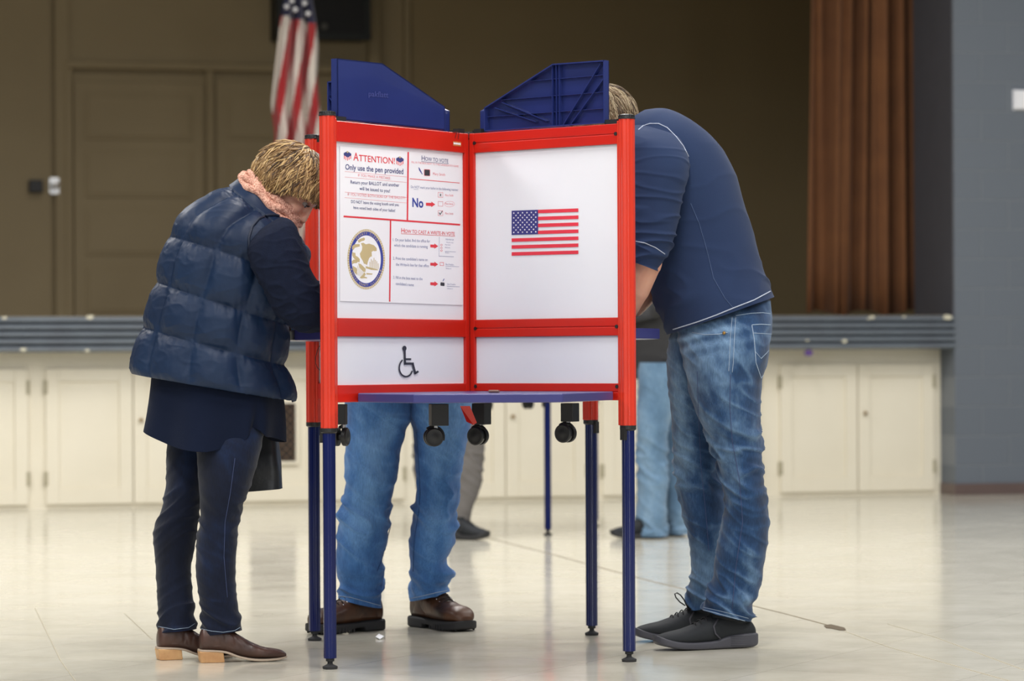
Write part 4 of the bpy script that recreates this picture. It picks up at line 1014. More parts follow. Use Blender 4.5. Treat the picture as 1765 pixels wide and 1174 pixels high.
# ================================================================ woman in the puffer vest
W0 = G(385, 1143); W0.z = 0
wm = thing('person', 'woman in a navy quilted vest and pink scarf bent over the booth\'s left shelf', 'person', W0)
wc = P(508, 318, 9.72); wf = V((.55, -.10, -.83)).normalized(); wu = V((.83, 0, .55)); wu = (wu-wf*wu.dot(wf)).normalized()
mb = MB(); q = head(mb, wc, wf, wu)
nb_ = P(450, 385, 9.72); capsule(mb, nb_, .05, wc-wu*.06-wf*.02, .05)
sh = [P(470, 432, 9.55), P(462, 432, 9.90)]
capsule(mb, P(446, 410, 9.72), .055, sh[0], .035); capsule(mb, P(446, 410, 9.72), .055, sh[1], .04); capsule(mb, nb_, .05, P(446, 410, 9.72), .06)
ell(mb, P(408, 470, 9.72), (V((.13, 0, .03)), V((0, .16, 0)), V((-.05, 0, .17)))); ell(mb, P(374, 600, 9.73), (V((.115, 0, 0)), V((0, .14, 0)), V((0, 0, .14))))
el = [P(548, 532, 9.50), P(470, 545, 9.96)]; wr = [P(610, 557, 9.66), P(500, 561, 9.94)]
capsule(mb, sh[0], .045, el[0], .038); capsule(mb, el[0], .036, wr[0], .024); capsule(mb, sh[1], .045, el[1], .038); capsule(mb, el[1], .036, wr[1], .024)
hand(mb, wr[0], V((.9, .35, -.12)), V((.1, 0, 1)), 1, .7, .92); hand(mb, wr[1], V((1, -.1, -.05)), V((0, 0, 1)), -1, .35, .92)
wl_near = [(338, 660, 446, 672, 9.70, .08), (338, 700, 452, 705, 9.69, .085), (339, 776, 452, 760, 9.63, .09), (343, 845, 433, 838, 9.61, .08), (345, 895, 416, 885, 9.61, .07), (338, 936, 409, 925, 9.61, .062), (338, 986, 406, 975, 9.60, .06), (343, 1030, 408, 1020, 9.60, .056), (345, 1062, 415, 1055, 9.60, .055), (346, 1096, 419, 1086, 9.60, .056)]
wl_far = [(292, 660, 400, 672, 9.80, .085), (287, 700, 390, 705, 9.80, .09), (287, 760, 372, 770, 9.80, .09), (286, 831, 352, 836, 9.77, .08), (277, 876, 345, 886, 9.75, .07), (265, 922, 338, 930, 9.73, .062), (268, 975, 330, 975, 9.72, .06), (271, 1030, 332, 1024, 9.70, .056), (272, 1060, 337, 1055, 9.69, .055), (271, 1090, 338, 1084, 9.69, .056)]
bt = [M['leather_brown'], M['solegrey'], M['heelwood']]
_, Wa = shoe(wm, 'ankle_boot', P(341, 1100, 9.575), P(494, 1100, 9.64), 'ankle', bt); _, Wb = shoe(wm, 'ankle_boot', P(269, 1100, 9.665), P(416, 1100, 9.76), 'ankle', bt)
foot(mb, limb(mb, [pk(*k) for k in wl_near]), Wa); foot(mb, limb(mb, [pk(*k) for k in wl_far]), Wb)
remeshed(mb, 'body', M['skin'], wm, .0042, 2)
eyes(q, wf, wf.cross(wu).normalized(), wu, wm, M['iris'])
hm = [mat('hair_dark_blond', s2l(78, 56, 34), .5, var=(40, s2l(60, 42, 26), .6)), mat('hair_blond', s2l(146, 114, 72), .42), mat('hair_light_blond', s2l(200, 168, 116), .4), mat('hair_mid_blond', s2l(108, 80, 48), .5)]
def lim_w(x, y): return -.72 if x < -.15 else (-.72+(x+.15)*1.15 if x < .45 else -.03+(x-.45)*.9)
hair(wm, wc-wf*.014-wu*.003, wf, wu, (.126, .100, .116), hm, 3000, lim_w, (-.35, 0, .93), 3, .0046, .035, .91, .55)
# jeans (one garment: seat and two legs)
jb = MB()
loft(jb, [pk(*k) for k in wl_near], 96, 190, jeans_disp(3, .0052, .45, .92, (6, 6, 20)), surf='wj', wear=denim_wear(3, .85, .45, .6))
loft(jb, [pk(*k) for k in wl_far], 96, 190, jeans_disp(8, .0052, .45, .92, (6, 6, 20)), surf='wj', wear=denim_wear(8, .85, .45, .6))
jw = jb.build('jeans', M['denim_dark'], wm, smooth=True)
seam('wj', [(405, 790), (397, 850), (388, 900), (386, 960), (392, 1030)], .0009, M['wstitch'], jw); seam('wj', [(347, 1084), (365, 1088), (385, 1090), (405, 1087), (418, 1079)], .0008, M['dstitch'], jw); seam('wj', [(273, 1080), (300, 1085), (325, 1082), (336, 1075)], .0008, M['dstitch'], jw)
# tunic
tb = MB()
tk = [pk(266, 600, 480, 650, 9.73, .175), pk(259, 660, 488, 690, 9.73, .19), pk(252, 705, 490, 728, 9.73, .20), pk(245, 741, 489, 757, 9.73, .205)]
def td(u, v, p, n):
    p = V(p)
    near = max(0, -sin(2*pi*u)); fl = .012*sin(2*pi*u*7+1)*v+.006*nz(p, (12, 12, 3), 2)
    slit = math.exp(-((u-.865)/.012)**2)*max(0, v-.35)
    d = n*(fl-.05*slit); d = V((d.x, d.y, d.z)); d.z -= v*v*(.040*near*(1-.9*max(0, cos(2*pi*u)))+.012*sin(2*pi*u*3+.5)-.035*math.exp(-((u-.865)/.02)**2)); return d
loft(tb, tk, 180, 90, td, surf='wt'); to = tb.build('tunic', M['tunic'], wm, smooth=True)
sl = to.modifiers.new('thick', 'SOLIDIFY'); sl.thickness = .004; sl.offset = -1
# vest
vk = [pk(413, 305, 520, 408, 9.72, .088), pk(392, 322, 528, 425, 9.72, .125), pk(358, 340, 530, 440, 9.72, .18), pk(322, 365, 528, 450, 9.72, .212), pk(294, 402, 524, 475, 9.72, .22), pk(279, 448, 515, 520, 9.72, .22),
      pk(270, 486, 500, 562, 9.72, .216), pk(258, 525, 492, 600, 9.72, .214), pk(247, 562, 492, 628, 9.725, .214), pk(234, 605, 502, 662, 9.73, .22), pk(224, 643, 514, 690, 9.73, .228)]
def vd(u, v, p, n):
    r = v*10; sv = [0.9, 4.1, 6, 8.05, 10.0]; dv = min(abs(r-a) for a in sv); su = ((u-.015)/.1) % 1.0; du = min(su, 1-su)
    if r < .9: return .004*nz(p, (20, 20, 20), 1)
    w1 = min(1, dv/.9); w2 = min(1, du/.42)
    puff = (1-(1-w1)**2.6)*(1-(1-w2)**2.4)
    k = .020*puff-.007
    k += .0035*ridge(p, (18, 18, 9), 4)*(1-puff*.7)+.005*nz(p, (6, 6, 6), 6)+.0016*ridge(p, (12, 30, 30), 7)
    k -= .004*(1-w1)*ridge(p, (60, 60, 4), 3)
    return k
vb_ = MB(); loft(vb_, vk, 260, 260, vd, surf='wv'); vo = vb_.build('quilted_vest', M['vest'], wm, smooth=True)
sl = vo.modifiers.new('thick', 'SOLIDIFY'); sl.thickness = .012; sl.offset = -1
# sleeve (near) and far sleeve
def kd(seed):
    def f(u, v, p, n): return .006*nz(p, (10, 10, 10), seed)+.005*ridge(p, (14, 14, 30), seed+2)*min(1, v*2)
    return f
sk = [pk(448, 398, 486, 374, 9.53, .03), pk(429, 424, 506, 386, 9.50, .066), pk(434, 458, 523, 424, 9.49, .080), pk(455, 500, 538, 468, 9.49, .078), pk(478, 540, 560, 500, 9.49, .070), pk(512, 569, 582, 520, 9.50, .060), pk(555, 574, 596, 538, 9.56, .048), pk(592, 572, 606, 545, 9.63, .036)]
sb = MB(); loft(sb, sk, 120, 180, kd(2), True, False, surf='ws'); loft(sb, [pk(430, 405, 505, 395, 9.90, .07), pk(430, 470, 505, 460, 9.96, .07), pk(440, 530, 505, 500, 9.97, .06), pk(455, 570, 500, 540, 9.97, .045), pk(488, 571, 496, 548, 9.945, .034)], 60, 80, kd(5), True, False)
so_ = sb.build('knit_sweater', M['knit'], wm, smooth=True)
pts = cast('wv', [(500, 381), (488, 374), (474, 370), (460, 371), (446, 377), (435, 390), (429, 410), (430, 438), (440, 464), (455, 489), (470, 508), (482, 520)], off=.004)
mb = MB(); mb.tube(pts, .0042, 8); mb.build('armhole_binding', mat('navy_binding', s2l(18, 30, 52), .6), vo, smooth=True)
# scarf
mb = MB()
for k, (xl, yl, xr, yr, rr_, b_) in enumerate(((420, 303, 512, 387, .0125, .082), (428, 300, 514, 381, .012, .077), (415, 308, 508, 393, .012, .086), (434, 301, 514, 376, .0115, .072))):
    L_, R_ = P(xl, yl, 9.72), P(xr, yr, 9.72); C = (L_+R_)/2; U = (R_-L_)/2; nrm = U.cross(V((0, 1, 0))).normalized(); vs = []; fs = []; n1, n2 = 120, 14
    for i in range(n1):
        t = 2*pi*i/n1; c0 = C+U*cos(t)+V((0, b_*sin(t), 0)); o_ = (U.normalized()*cos(t)+V((0, sin(t), 0)))
        c0 += nrm*(.006*sin(5*t+k*2))+o_*.004*sin(9*t+k)
        for j in range(n2):
            a = 2*pi*j/n2; r_ = rr_*(1+.12*sin(7*t+2*a+k)+.05*sin(23*t+3*a)); vs.append(c0+o_*(r_*cos(a))+nrm*(r_*sin(a)))
    for i in range(n1):
        for j in range(n2): fs.append((i*n2+j, i*n2+(j+1) % n2, ((i+1) % n1)*n2+(j+1) % n2, ((i+1) % n1)*n2+j))
    mb.add(vs, fs)
mb.build('scarf', M['scarf'], wm, smooth=True)
# ankle boots
# handbag
bl = [pk(436, 715, 474, 712, 9.93, .045, .5), pk(428, 760, 479, 758, 9.93, .055, .4), pk(420, 800, 482, 797, 9.93, .065, .35), pk(412, 848, 485, 842, 9.93, .07, .35)]
hb = thing('handbag', 'black leather handbag hanging at the far side of the woman in the quilted vest', 'handbag', P(450, 848, 9.93))
mb = MB(); loft(mb, bl, 80, 60, lambda u, v, p, n: .004*nz(p, (14, 14, 14), 3), True, True); mb.build('bag_body', M['bag'], hb, smooth='auto')
mb = MB(); mb.tube([P(440, 716, 9.90), P(446, 660, 9.93), P(458, 590, 9.98), P(470, 555, 10.0), P(480, 590, 9.98), P(474, 660, 9.95), P(470, 716, 9.95)], .006, 8); mb.build('strap', M['bag'], hb, smooth=True)
# ================================================================ man in the navy shirt, right
M0 = G(1215, 1118); M0.z = 0
mn = thing('person', 'man in a navy long sleeved shirt and jeans bent over the booth\'s right shelf', 'person', M0)
mc = P(1040, 204, 10.06); mf = V((-.72, .0, -.69)).normalized(); mu = V((-.69, 0, .72)); mu = (mu-mf*mu.dot(mf)).normalized()
mb = MB(); q = head(mb, mc, mf, mu, 1.03)
nb_ = P(1108, 240, 10.06); capsule(mb, nb_, .055, mc-mu*.06-mf*.02, .058)
sh = [P(1140, 262, 9.87), P(1140, 262, 10.25)]
capsule(mb, nb_, .06, sh[0], .045); capsule(mb, nb_, .06, sh[1], .045)
ell(mb, P(1186, 350, 10.06), (V((.12, 0, .04)), V((0, .16, 0)), V((-.08, 0, .19)))); ell(mb, P(1236, 520, 10.06), (V((.12, 0, 0)), V((0, .15, 0)), V((0, 0, .17))))
el = [P(1118, 455, 9.83), P(1112, 455, 10.26)]; wr = [P(1078, 548, 9.90), P(1070, 548, 10.12)]
for i in (0, 1): capsule(mb, sh[i], .052, el[i], .043); capsule(mb, el[i], .041, el[i]*.5+wr[i]*.5, .040); capsule(mb, el[i]*.5+wr[i]*.5, .038, wr[i], .027)
capsule(mb, P(1126, 500, 10.2), .03, P(1096, 534, 10.1), .024)
hand(mb, wr[0], V((-1, .2, -.32)), V((0, 0, 1)), -1, .6, 1.05); hand(mb, wr[1], V((-1, -.1, -.32)), V((0, 0, 1)), 1, .4, 1.05)
near = [(1172, 540, 1318, 500, 10.05, .12), (1166, 562, 1328, 525, 10.02, .145), (1170, 590, 1331, 560, 9.995, .155), (1178, 630, 1326, 612, 9.97, .15), (1190, 680, 1313, 660, 9.96, .135), (1207, 730, 1310, 715, 9.95, .115), (1226, 780, 1313, 770, 9.95, .10), (1240, 830, 1318, 820, 9.95, .092), (1247, 870, 1324, 862, 9.95, .088), (1242, 915, 1326, 905, 9.96, .085), (1234, 955, 1322, 950, 9.96, .083), (1228, 995, 1314, 992, 9.97, .08), (1216, 1030, 1304, 1035, 9.97, .08), (1208, 1050, 1297, 1072, 9.975, .082)]
far = [(1162, 555, 1290, 530, 10.09, .14), (1153, 588, 1290, 560, 10.10, .15), (1150, 620, 1285, 600, 10.12, .15), (1151, 665, 1280, 660, 10.14, .14), (1155, 715, 1268, 710, 10.16, .125), (1159, 770, 1255, 770, 10.18, .105), (1163, 820, 1252, 820, 10.2, .095), (1174, 870, 1254, 865, 10.2, .088), (1183, 915, 1255, 905, 10.21, .085), (1189, 955, 1256, 950, 10.22, .083), (1190, 990, 1254, 985, 10.23, .08), (1186, 1022, 1250, 1018, 10.24, .08), (1186, 1052, 1246, 1040, 10.25, .08)]
ss = [M['sneaker'], M['sneaker_sole'], mat('black_lace', (.01, .01, .012), .8)]
o1, W1 = shoe(mn, 'sneaker', P(1303, 1100, 10.01), P(1128, 1100, 9.89), 'sneaker', ss); o2, W2 = shoe(mn, 'sneaker', P(1262, 1100, 10.28), P(1092, 1100, 10.2), 'sneaker', ss)
foot(mb, limb(mb, [pk(*k) for k in near], .6), W1); foot(mb, limb(mb, [pk(*k) for k in far], .6), W2)
remeshed(mb, 'body', M['skin'], mn, .0045, 2)
eyes(q, mf, mf.cross(mu).normalized(), mu, mn, M['iris'])
hm2 = [mat('hair_dark_brown', s2l(66, 50, 34), .5), mat('hair_brown', s2l(112, 90, 64), .45), mat('hair_grey_brown', s2l(160, 142, 112), .42), mat('hair_mid_brown', s2l(88, 70, 48), .5)]
def lim_m(x, y): return -.62 if x < 0 else (-.62+x*1.5 if x < .5 else .13+(x-.5)*1.0)
hair(mn, mc-mf*.004, mf, mu, (.108, .088, .106), hm2, 2400, lim_m, (-.4, 0, .92), 5, .0030, .012, .95, .3)
jb = MB()
def whisk(seed):
    base = jeans_disp(seed, .0090, .50, .95, (7, 7, 22))
    def f(u, v, p, n): return base(u, v, p, n)+.004*sin(p.z*150+6*nz(p, (3, 3, 3), 1))*math.exp(-((v-.12)/.07)**2)*max(0, -cos(2*pi*u)*.6-sin(2*pi*u)*.6)
    return f
loft(jb, [pk(*k) for k in near], 120, 260, whisk(11), surf='mj', wear=denim_wear(11, .62, .5, 1.1, .16)); loft(jb, [pk(*k) for k in far], 120, 240, jeans_disp(15, .0085, .5, .95, (7, 7, 22)), surf='mj', wear=denim_wear(15, .62, .5, .9))
jm = jb.build('jeans', M['denim_mid'], mn, smooth=True)
ds = M['dstitch']
seam('mj', [(1262, 546), (1259, 580), (1257, 625), (1256, 640)], .0010, ds, jm); seam('mj', [(1268, 546), (1266, 580), (1264, 625), (1262, 642)], .0010, ds, jm)
seam('mj', [(1259, 645), (1258, 700), (1262, 760), (1275, 830), (1280, 900), (1268, 980), (1262, 1050)], .0012, M['wstitch'], jm)
seam('mj', [(1193, 573), (1215, 577), (1240, 576), (1254, 573)], .0012, ds, jm, 'pocket_edge'); seam('mj', [(1268, 544), (1295, 540), (1315, 539), (1328, 541)], .0011, ds, jm)
seam('mj', [(1296, 561), (1300, 585), (1303, 625), (1312, 652), (1320, 640)], .0014, ds, jm, 'back_pocket_edge'); seam('mj', [(1296, 560), (1312, 559), (1328, 560)], .0013, ds, jm, 'back_pocket_edge')
seam('mj', [(1298, 574), (1314, 575), (1330, 576)], .0009, ds, jm); seam('mj', [(1302, 606), (1312, 618), (1322, 608), (1328, 600)], .0009, ds, jm)
seam('mj', [(1202, 640), (1204, 720), (1208, 800), (1216, 880), (1222, 950)], .0010, M['wstitch'], jm)
seam('mj', [(1212, 1047), (1235, 1052), (1260, 1058), (1290, 1066)], .0011, ds, jm); seam('mj', [(1210, 1051), (1235, 1057), (1260, 1064), (1290, 1072)], .0013, ds, jm)
pts = cast('mj', [(1248, 574), (1254, 573.5)], .6)
mb = MB(); mb.lathe(pts[0], [(.0055, 0), (.0055, .002), (.002, .003)], V((0, -1, 0)), 14); mb.build('rivet', M['brass'], jm, smooth=True)
# shirt
sk = [pk(1058, 222, 1112, 192, 10.06, .07), pk(1062, 248, 1150, 190, 10.06, .13), pk(1072, 280, 1192, 210, 10.06, .185), pk(1085, 318, 1235, 248, 10.06, .205), pk(1096, 365, 1270, 305, 10.06, .20), pk(1104, 415, 1290, 372, 10.06, .195), pk(1112, 465, 1305, 440, 10.06, .20), pk(1128, 518, 1320, 482, 10.055, .208), pk(1150, 577, 1334, 512, 10.05, .212)]
def shd(u, v, p, n):
    k = .008*nz(p, (5, 5, 5), 3)+.004*ridge(p, (5, 5, 9), 12)*v
    k += .006*ridge(p, (6, 6, 14), 8)*math.exp(-((v-.9)/.12)**2)
    return k
sb = MB(); loft(sb, sk, 200, 200, shd, True, False, surf='ms')
def ad(u, v, p, n):
    return .003*nz(p, (8, 8, 8), 5)+(.004+.011*max(0, v-.45)*1.6)*(ridge(p, (5, 5, 26), 6)-.3)*min(1, v*2.2)
ak = [pk(1100, 214, 1150, 222, 9.97, .03), pk(1082, 226, 1170, 236, 9.90, .06), pk(1078, 245, 1184, 262, 9.86, .09), pk(1076, 285, 1188, 290, 9.84, .098), pk(1076, 330, 1178, 332, 9.83, .092), pk(1078, 370, 1170, 382, 9.825, .085), pk(1078, 405, 1160, 420, 9.82, .078), pk(1078, 432, 1148, 446, 9.82, .070), pk(1080, 450, 1134, 468, 9.82, .064)]
loft(sb, ak, 160, 220, ad, True, False, surf='ms')
loft(sb, [pk(1080, 235, 1150, 245, 10.24, .06), pk(1070, 290, 1160, 300, 10.27, .09), pk(1072, 370, 1150, 380, 10.27, .08), pk(1076, 450, 1130, 462, 10.26, .062)], 80, 90, ad, True, False)
sh_o = sb.build('shirt', M['tee'], mn, smooth=True)
seam('ms', [(1100, 224), (1108, 217), (1120, 213), (1135, 213), (1150, 220), (1166, 236), (1178, 252), (1187, 270)], .0016, M['stitch'], sh_o, off=.0012)
seam('ms', [(1160, 568), (1180, 562), (1205, 554), (1235, 543), (1264, 531), (1300, 517), (1328, 502)], .0018, M['stitch'], sh_o, off=.0012)
seam('ms', [(1096, 416), (1112, 419), (1130, 427), (1146, 438)], .0016, M['stitch'], sh_o, off=.0012)
seam('ms', [(1190, 350), (1205, 385), (1218, 430), (1230, 480), (1250, 515), (1263, 530)], .0011, mat('side_seam', s2l(66, 84, 120), .8), sh_o)
mb = MB(); lp = [(1181, 1044), (1172, 1038), (1165, 1030), (1163, 1024), (1167, 1022), (1173, 1026), (1179, 1034), (1183, 1043), (1188, 1050)]
mb.tube([P(x, y, 10.22) for x, y in lp], .0022, 8); mb.build('lace_loop', ss[2], o2, smooth=True)
# ================================================================ man behind the booth: light jeans and work boots
C0 = G(700, 1090); C0.z = 0
cm = thing('person', 'man behind the booth, seen as light blue jeans and brown work boots', 'person', C0)
cc = P(705, 345, 10.28); cf = V((.0, -.75, -.66)).normalized(); cu = V((0, -.66, .75)).normalized()
mb = MB(); q = head(mb, cc, cf, cu)
nb_ = P(705, 380, 10.45); capsule(mb, nb_, .062, cc-cu*.06-cf*.02, .055)
sh = [P(620, 420, 10.48), P(795, 420, 10.48)]
for s_ in sh: capsule(mb, nb_, .065, s_, .05)
ell(mb, P(705, 480, 10.55), (V((.19, 0, 0)), V((0, .13, -.05)), V((0, -.05, .18)))); ell(mb, P(703, 620, 10.68), (V((.17, 0, 0)), V((0, .13, 0)), V((0, 0, .15))))
el = [P(615, 545, 10.50), P(800, 545, 10.50)]; wr = [P(650, 556, 10.38), P(765, 556, 10.38)]
for i in (0, 1): capsule(mb, sh[i], .05, el[i], .042); capsule(mb, el[i], .040, wr[i], .028); hand(mb, wr[i], V(((.5, -.5)[i], -.8, .0)), V((0, 0, 1)), (-1, 1)[i], .5)
lft = [(588, 640, 712, 650, 10.69, .13), (594, 697, 712, 712, 10.69, .125), (597, 740, 700, 745, 10.69, .115), (597, 790, 690, 795, 10.68, .105), (592, 840, 681, 845, 10.67, .10), (583, 880, 674, 885, 10.67, .098), (582, 930, 668, 930, 10.67, .095), (579, 975, 661, 965, 10.67, .09), (580, 992, 664, 985, 10.67, .088), (584, 1010, 662, 1008, 10.68, .088), (582, 1030, 658, 1048, 10.68, .09)]
rgt = [(703, 650, 824, 640, 10.70, .13), (704, 712, 816, 697, 10.70, .125), (713, 745, 811, 740, 10.70, .115), (717, 790, 803, 785, 10.70, .105), (718, 835, 794, 830, 10.71, .098), (712, 880, 793, 865, 10.72, .095), (708, 930, 786, 930, 10.73, .092), (706, 965, 770, 968, 10.75, .088), (705, 990, 786, 988, 10.76, .088), (705, 1008, 776, 1004, 10.77, .088), (706, 1036, 773, 1020, 10.78, .088)]
wt = [M['work_leather'], M['rubber'], mat('dark_brown_lace', s2l(44, 30, 24), .8)]
_, Wa = shoe(cm, 'work_boot', P(655, 1100, 10.74), P(536, 1100, 10.54), 'work', wt); _, Wb = shoe(cm, 'work_boot', P(716, 1100, 10.88), P(806, 1100, 10.62), 'work', wt)
foot(mb, limb(mb, [pk(*k) for k in lft]), Wa); foot(mb, limb(mb, [pk(*k) for k in rgt]), Wb)
remeshed(mb, 'body', M['skin'], cm, .006, 2)
hair(cm, cc, cf, cu, (.108, .088, .106), [hm2[0], hm2[1], hm2[3], hm2[0]], 500, lim_m, (-.4, 0, .92), 8, .004, .012, .95, .3)
jb = MB()
loft(jb, [pk(*k) for k in lft], 110, 230, jeans_disp(21, .010, .5, .90, (5, 5, 13)), surf='cj', wear=denim_wear(21, .72, .5, .8)); loft(jb, [pk(*k) for k in rgt], 110, 230, jeans_disp(27, .010, .5, .90, (5, 5, 13)), surf='cj', wear=denim_wear(27, .78, .5, .8))
jc = jb.build('jeans', M['denim_light'], cm, smooth=True)
wst = mat('inseam_stitching', s2l(40, 74, 124), .8)
seam('cj', [(703, 745), (692, 790), (684, 840), (676, 890), (668, 940), (650, 985)], .0016, wst, jc); seam('cj', [(718, 745), (722, 800), (724, 850), (722, 880), (714, 930), (712, 985)], .0016, wst, jc)
seam('cj', [(583, 1027), (605, 1030), (630, 1037), (656, 1044)], .0012, M['dstitch'], jc); seam('cj', [(707, 1032), (730, 1027), (755, 1021), (771, 1018)], .0012, M['dstitch'], jc)
cb = MB(); ck = [pk(650, 392, 760, 392, 10.44, .07), pk(612, 415, 800, 415, 10.47, .13), pk(600, 470, 812, 470, 10.52, .16), pk(604, 540, 808, 540, 10.58, .16), pk(600, 640, 808, 640, 10.68, .155)]
loft(cb, ck, 90, 80, shd, True, False)
for i in (0, 1): loft(cb, [pk(sh_x-32, 425, sh_x+32, 425, 10.49, .065) if True else None for sh_x in ((622, 792)[i],)]+[pk((622, 792)[i]-32, 480, (622, 792)[i]+32, 480, 10.51, .065), pk((618, 797)[i]-28, 540, (618, 797)[i]+28, 540, 10.50, .055)], 50, 50, ad, True, True)
cb.build('shirt', mat('olive_shirt', s2l(70, 70, 58), .9), cm, smooth=True)
# ================================================================ two voters at the far booth
def far_voter(label, legs, jm_, jacket_keys, jacket_m, headc, hf, shoes, arms):
    b = G(legs[0][-1][0], 925); b.z = 0; pr = thing('person', label, 'person', b)
    mb = MB(); hu = (UP-hf*UP.dot(hf)).normalized(); head(mb, headc, hf, hu); capsule(mb, headc-hu*.06, .055, jacket_keys[0][0], .06)
    C = jacket_keys[2][0]; ell(mb, C, (V((.09, 0, 0)), V((0, .14, 0)), V((0, 0, .20)))); ell(mb, V((C.x, C.y, .94)), (V((.09, 0, 0)), V((0, .13, 0)), V((0, 0, .14))))
    for lg in legs:
        limb(mb, [pk(*k) for k in lg], .6)
    for a_ in arms:
        for (p_, r0), (q_, r1) in zip(a_, a_[1:]): capsule(mb, p_, r0, q_, r1)
        hand(mb, a_[-1][0], (a_[-1][0]-a_[-2][0]), UP, 1, .5)
    remeshed(mb, 'body', M['skin'], pr, .009, 2)
    hair(pr, headc, hf, hu, (.108, .088, .106), [hm2[0], hm2[1], hm2[3], hm2[0]], 300, lim_m, (-.4, 0, .92), 8, .005, .012, .95, .3)
    jb = MB()
    for i, lg in enumerate(legs): loft(jb, [pk(*k) for k in lg], 64, 110, jeans_disp(31+i, .010, .5, .9, (6, 6, 16)))
    jb.build('trousers', jm_, pr, smooth=True)
    jb = MB(); loft(jb, jacket_keys, 80, 90, shd, True, False)
    for a_ in arms:
        for (p_, r0), (q_, r1) in zip(a_, a_[1:]): capsule(jb, p_, r0+.018, q_*.97+p_*.03, r1+.012)
    jb.build('jacket', jacket_m, pr, smooth=True)
    for h_, t_ in shoes: shoe(pr, 'shoe', h_, t_, 'sneaker', [M['sneaker'], M['rubber'], M['black']])
    return pr
D1 = 16.2
far_voter('far person in grey trousers and a black shoe',
    [[(735, 640, 830, 640, D1, .12), (745, 700, 832, 700, D1, .11), (760, 760, 835, 760, D1, .09), (768, 800, 834, 800, D1, .08), (775, 860, 825, 850, D1, .075), (772, 900, 812, 890, D1, .07), (770, 921, 812, 918, D1, .07)],
     [(700, 640, 790, 640, D1+.2, .12), (705, 700, 780, 700, D1+.2, .11), (711, 760, 775, 760, D1+.2, .09), (712, 800, 765, 800, D1+.2, .08), (720, 850, 765, 850, D1+.2, .075), (728, 915, 768, 915, D1+.2, .07)]],
    mat('grey_trousers', s2l(104, 100, 98), .9), [pk(735, 415, 800, 415, D1+.1, .08), pk(712, 440, 815, 440, D1+.1, .16), pk(700, 520, 820, 520, D1+.1, .2), pk(700, 640, 825, 645, D1+.1, .18)], mat('grey_coat', s2l(80, 78, 76), .9),
    P(775, 385, D1+.1), V((.7, .35, -.55)).normalized(), [(P(770, 900, D1), P(842, 900, D1-.12)), (P(738, 900, D1+.22), P(800, 900, D1+.2))],
    [[(P(765, 450, D1-.1), .05), (P(790, 540, D1-.12), .045), (P(835, 560, D1+.1), .035)], [(P(765, 450, D1+.3), .05), (P(790, 540, D1+.35), .045), (P(835, 560, D1+.3), .035)]])
far_voter('far person in a dark jacket and light jeans beside the right red post',
    [[(1100, 625, 1178, 625, D1, .12), (1097, 690, 1168, 680, D1, .11), (1097, 760, 1152, 750, D1, .095), (1098, 830, 1152, 820, D1, .088), (1098, 890, 1150, 885, D1, .085), (1096, 924, 1150, 924, D1, .085)],
     [(1120, 625, 1195, 625, D1+.22, .12), (1130, 690, 1192, 680, D1+.22, .11), (1138, 760, 1192, 750, D1+.22, .095), (1142, 830, 1190, 820, D1+.22, .088), (1148, 890, 1192, 885, D1+.22, .085), (1150, 920, 1194, 920, D1+.22, .085)]],
    denim('pale_washed_denim', s2l(70, 98, 126), s2l(130, 156, 178), s2l(98, 127, 154), 6), [pk(1105, 395, 1165, 395, D1+.1, .08), pk(1095, 425, 1185, 425, D1+.1, .16), pk(1085, 520, 1192, 520, D1+.1, .2), pk(1086, 590, 1196, 590, D1+.1, .19), pk(1085, 655, 1198, 640, D1+.1, .19)], mat('charcoal_jacket', s2l(44, 44, 46), .9),
    P(1125, 368, D1+.1), V((-.8, .1, -.5)).normalized(), [(P(1140, 900, D1), P(1052, 900, D1-.05)), (P(1182, 900, D1+.25), P(1095, 900, D1+.2))],
    [[(P(1135, 440, D1-.1), .05), (P(1125, 530, D1-.12), .045), (P(1065, 545, D1), .035)], [(P(1135, 440, D1+.3), .05), (P(1120, 530, D1+.33), .045), (P(1065, 545, D1+.25), .035)]])
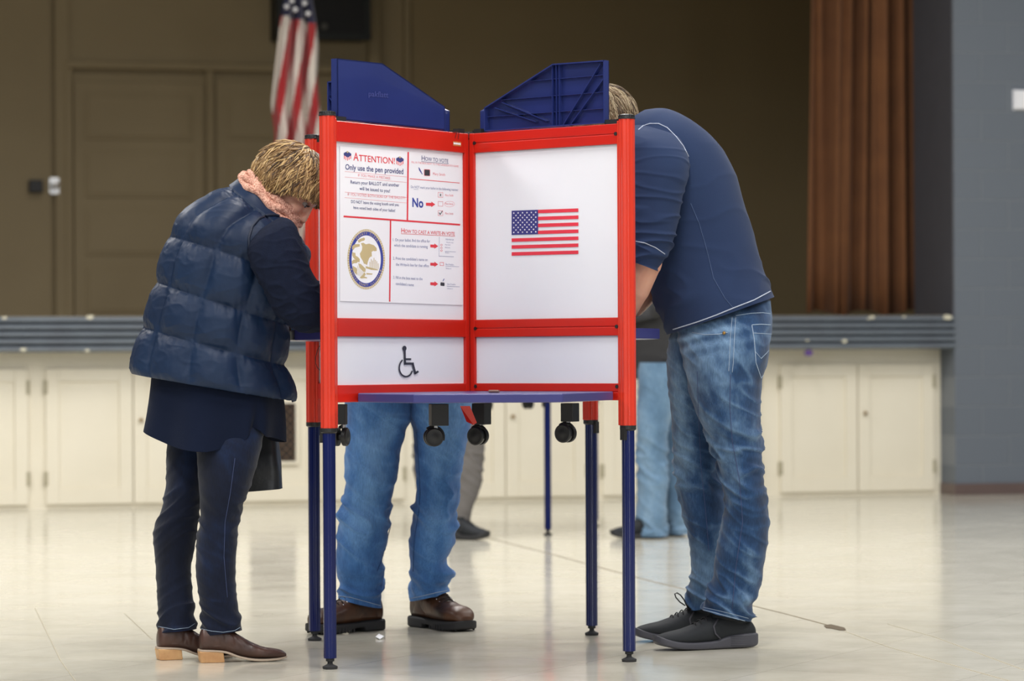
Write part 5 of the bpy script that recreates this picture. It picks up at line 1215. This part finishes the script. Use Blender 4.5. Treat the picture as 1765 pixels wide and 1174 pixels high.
# ================================================================ hanging national flag on its pole, on the stage
FD = 21.6
fg = thing('hanging_flag', 'tall draped stars and stripes flag on a pole standing on the stage', 'flag', V((P(520, 600, FD).x, FD, zT)))
mb = MB(); px_ = 520; bz = zT
p0 = V((P(px_, 600, FD).x, FD, bz)); mb.tube([p0+UP*.03, V((P(512, 600, FD).x, FD, 4.0))], .014, 12); mb.lathe(p0, [(.15, 0), (.15, .02), (.05, .05), (.02, .09), (.014, .1)], UP, 28); mb.build('flagpole', M['brass'], fg, smooth='auto')
def flag_mat():
    m = bpy.data.materials.new('flag_cloth'); m.use_nodes = True; nt = m.node_tree; b = nt.nodes['Principled BSDF']; b.inputs['Roughness'].default_value = .7
    return m
fl2 = [mat('flag_red', s2l(178, 34, 40), .7, sheen=.2), mat('flag_white', s2l(226, 216, 206), .7, sheen=.2), mat('flag_navy', s2l(32, 36, 78), .7, sheen=.2), mat('flag_star', s2l(228, 226, 228), .7)]
# stripes run down the drape; each band is traced at several heights
rows = [(-60, 500, 528), (35, 484, 545), (80, 479, 549), (130, 473, 547), (180, 468, 551), (230, 474, 556), (300, 470, 562), (420, 472, 560), (500, 478, 556)]
nst = 8; mb = MB(); sub = 14; NR = 90; NC = 112
def edge(y, k):
    for a_, b_ in zip(rows, rows[1:]):
        if a_[0] <= y <= b_[0]: t = (y-a_[0])/(b_[0]-a_[0]); return a_[k]*(1-t)+b_[k]*t
    return rows[-1][k]
vs = []; fs = []; mi = []
for j in range(NR+1):
    y = -60+560*j/NR
    for i in range(NC+1):
        u = i/NC; x = edge(y, 1)+(edge(y, 2)-edge(y, 1))*u
        vs.append(P(x, y, FD-.12+.05*sin(u*19+y*.008)+.03*sin(u*37+1)))
def band(x, y):   # stripes lean: lower left to upper right
    s_ = (x-482+(y-133)*.193)/15.7; return int(math.floor(s_)) 
for j in range(NR):
    y = -60+560*(j+.5)/NR
    for i in range(NC):
        u = (i+.5)/NC; x = edge(y, 1)+(edge(y, 2)-edge(y, 1))*u
        lim = 27+(x-487)*.25
        m_ = 2 if y < lim else (0 if band(x, y) % 2 == 0 else 1)
        fs.append((j*(NC+1)+i, j*(NC+1)+i+1, (j+1)*(NC+1)+i+1, (j+1)*(NC+1)+i)); mi.append(m_)
mb.v = vs; mb.f = fs; mb.m = mi
fo_ = mb.build('flag_cloth', fl2[:3], fg, smooth=True)
s_ = fo_.modifiers.new('thick', 'SOLIDIFY'); s_.thickness = .004
for sx, sy in ((503, 1), (525, 5), (509, 16), (531, 23), (494, 11)):
    mb = MB(); c = P(sx, sy, FD-.22); rr_ = 5.6*FD/F
    mb.prism([c+V(((rr_ if j % 2 == 0 else rr_*.42)*sin(pi/5*j), 0, (rr_ if j % 2 == 0 else rr_*.42)*cos(pi/5*j))) for j in range(10)], (0, .05, 0)); mb.build('star', fl2[3], fo_)
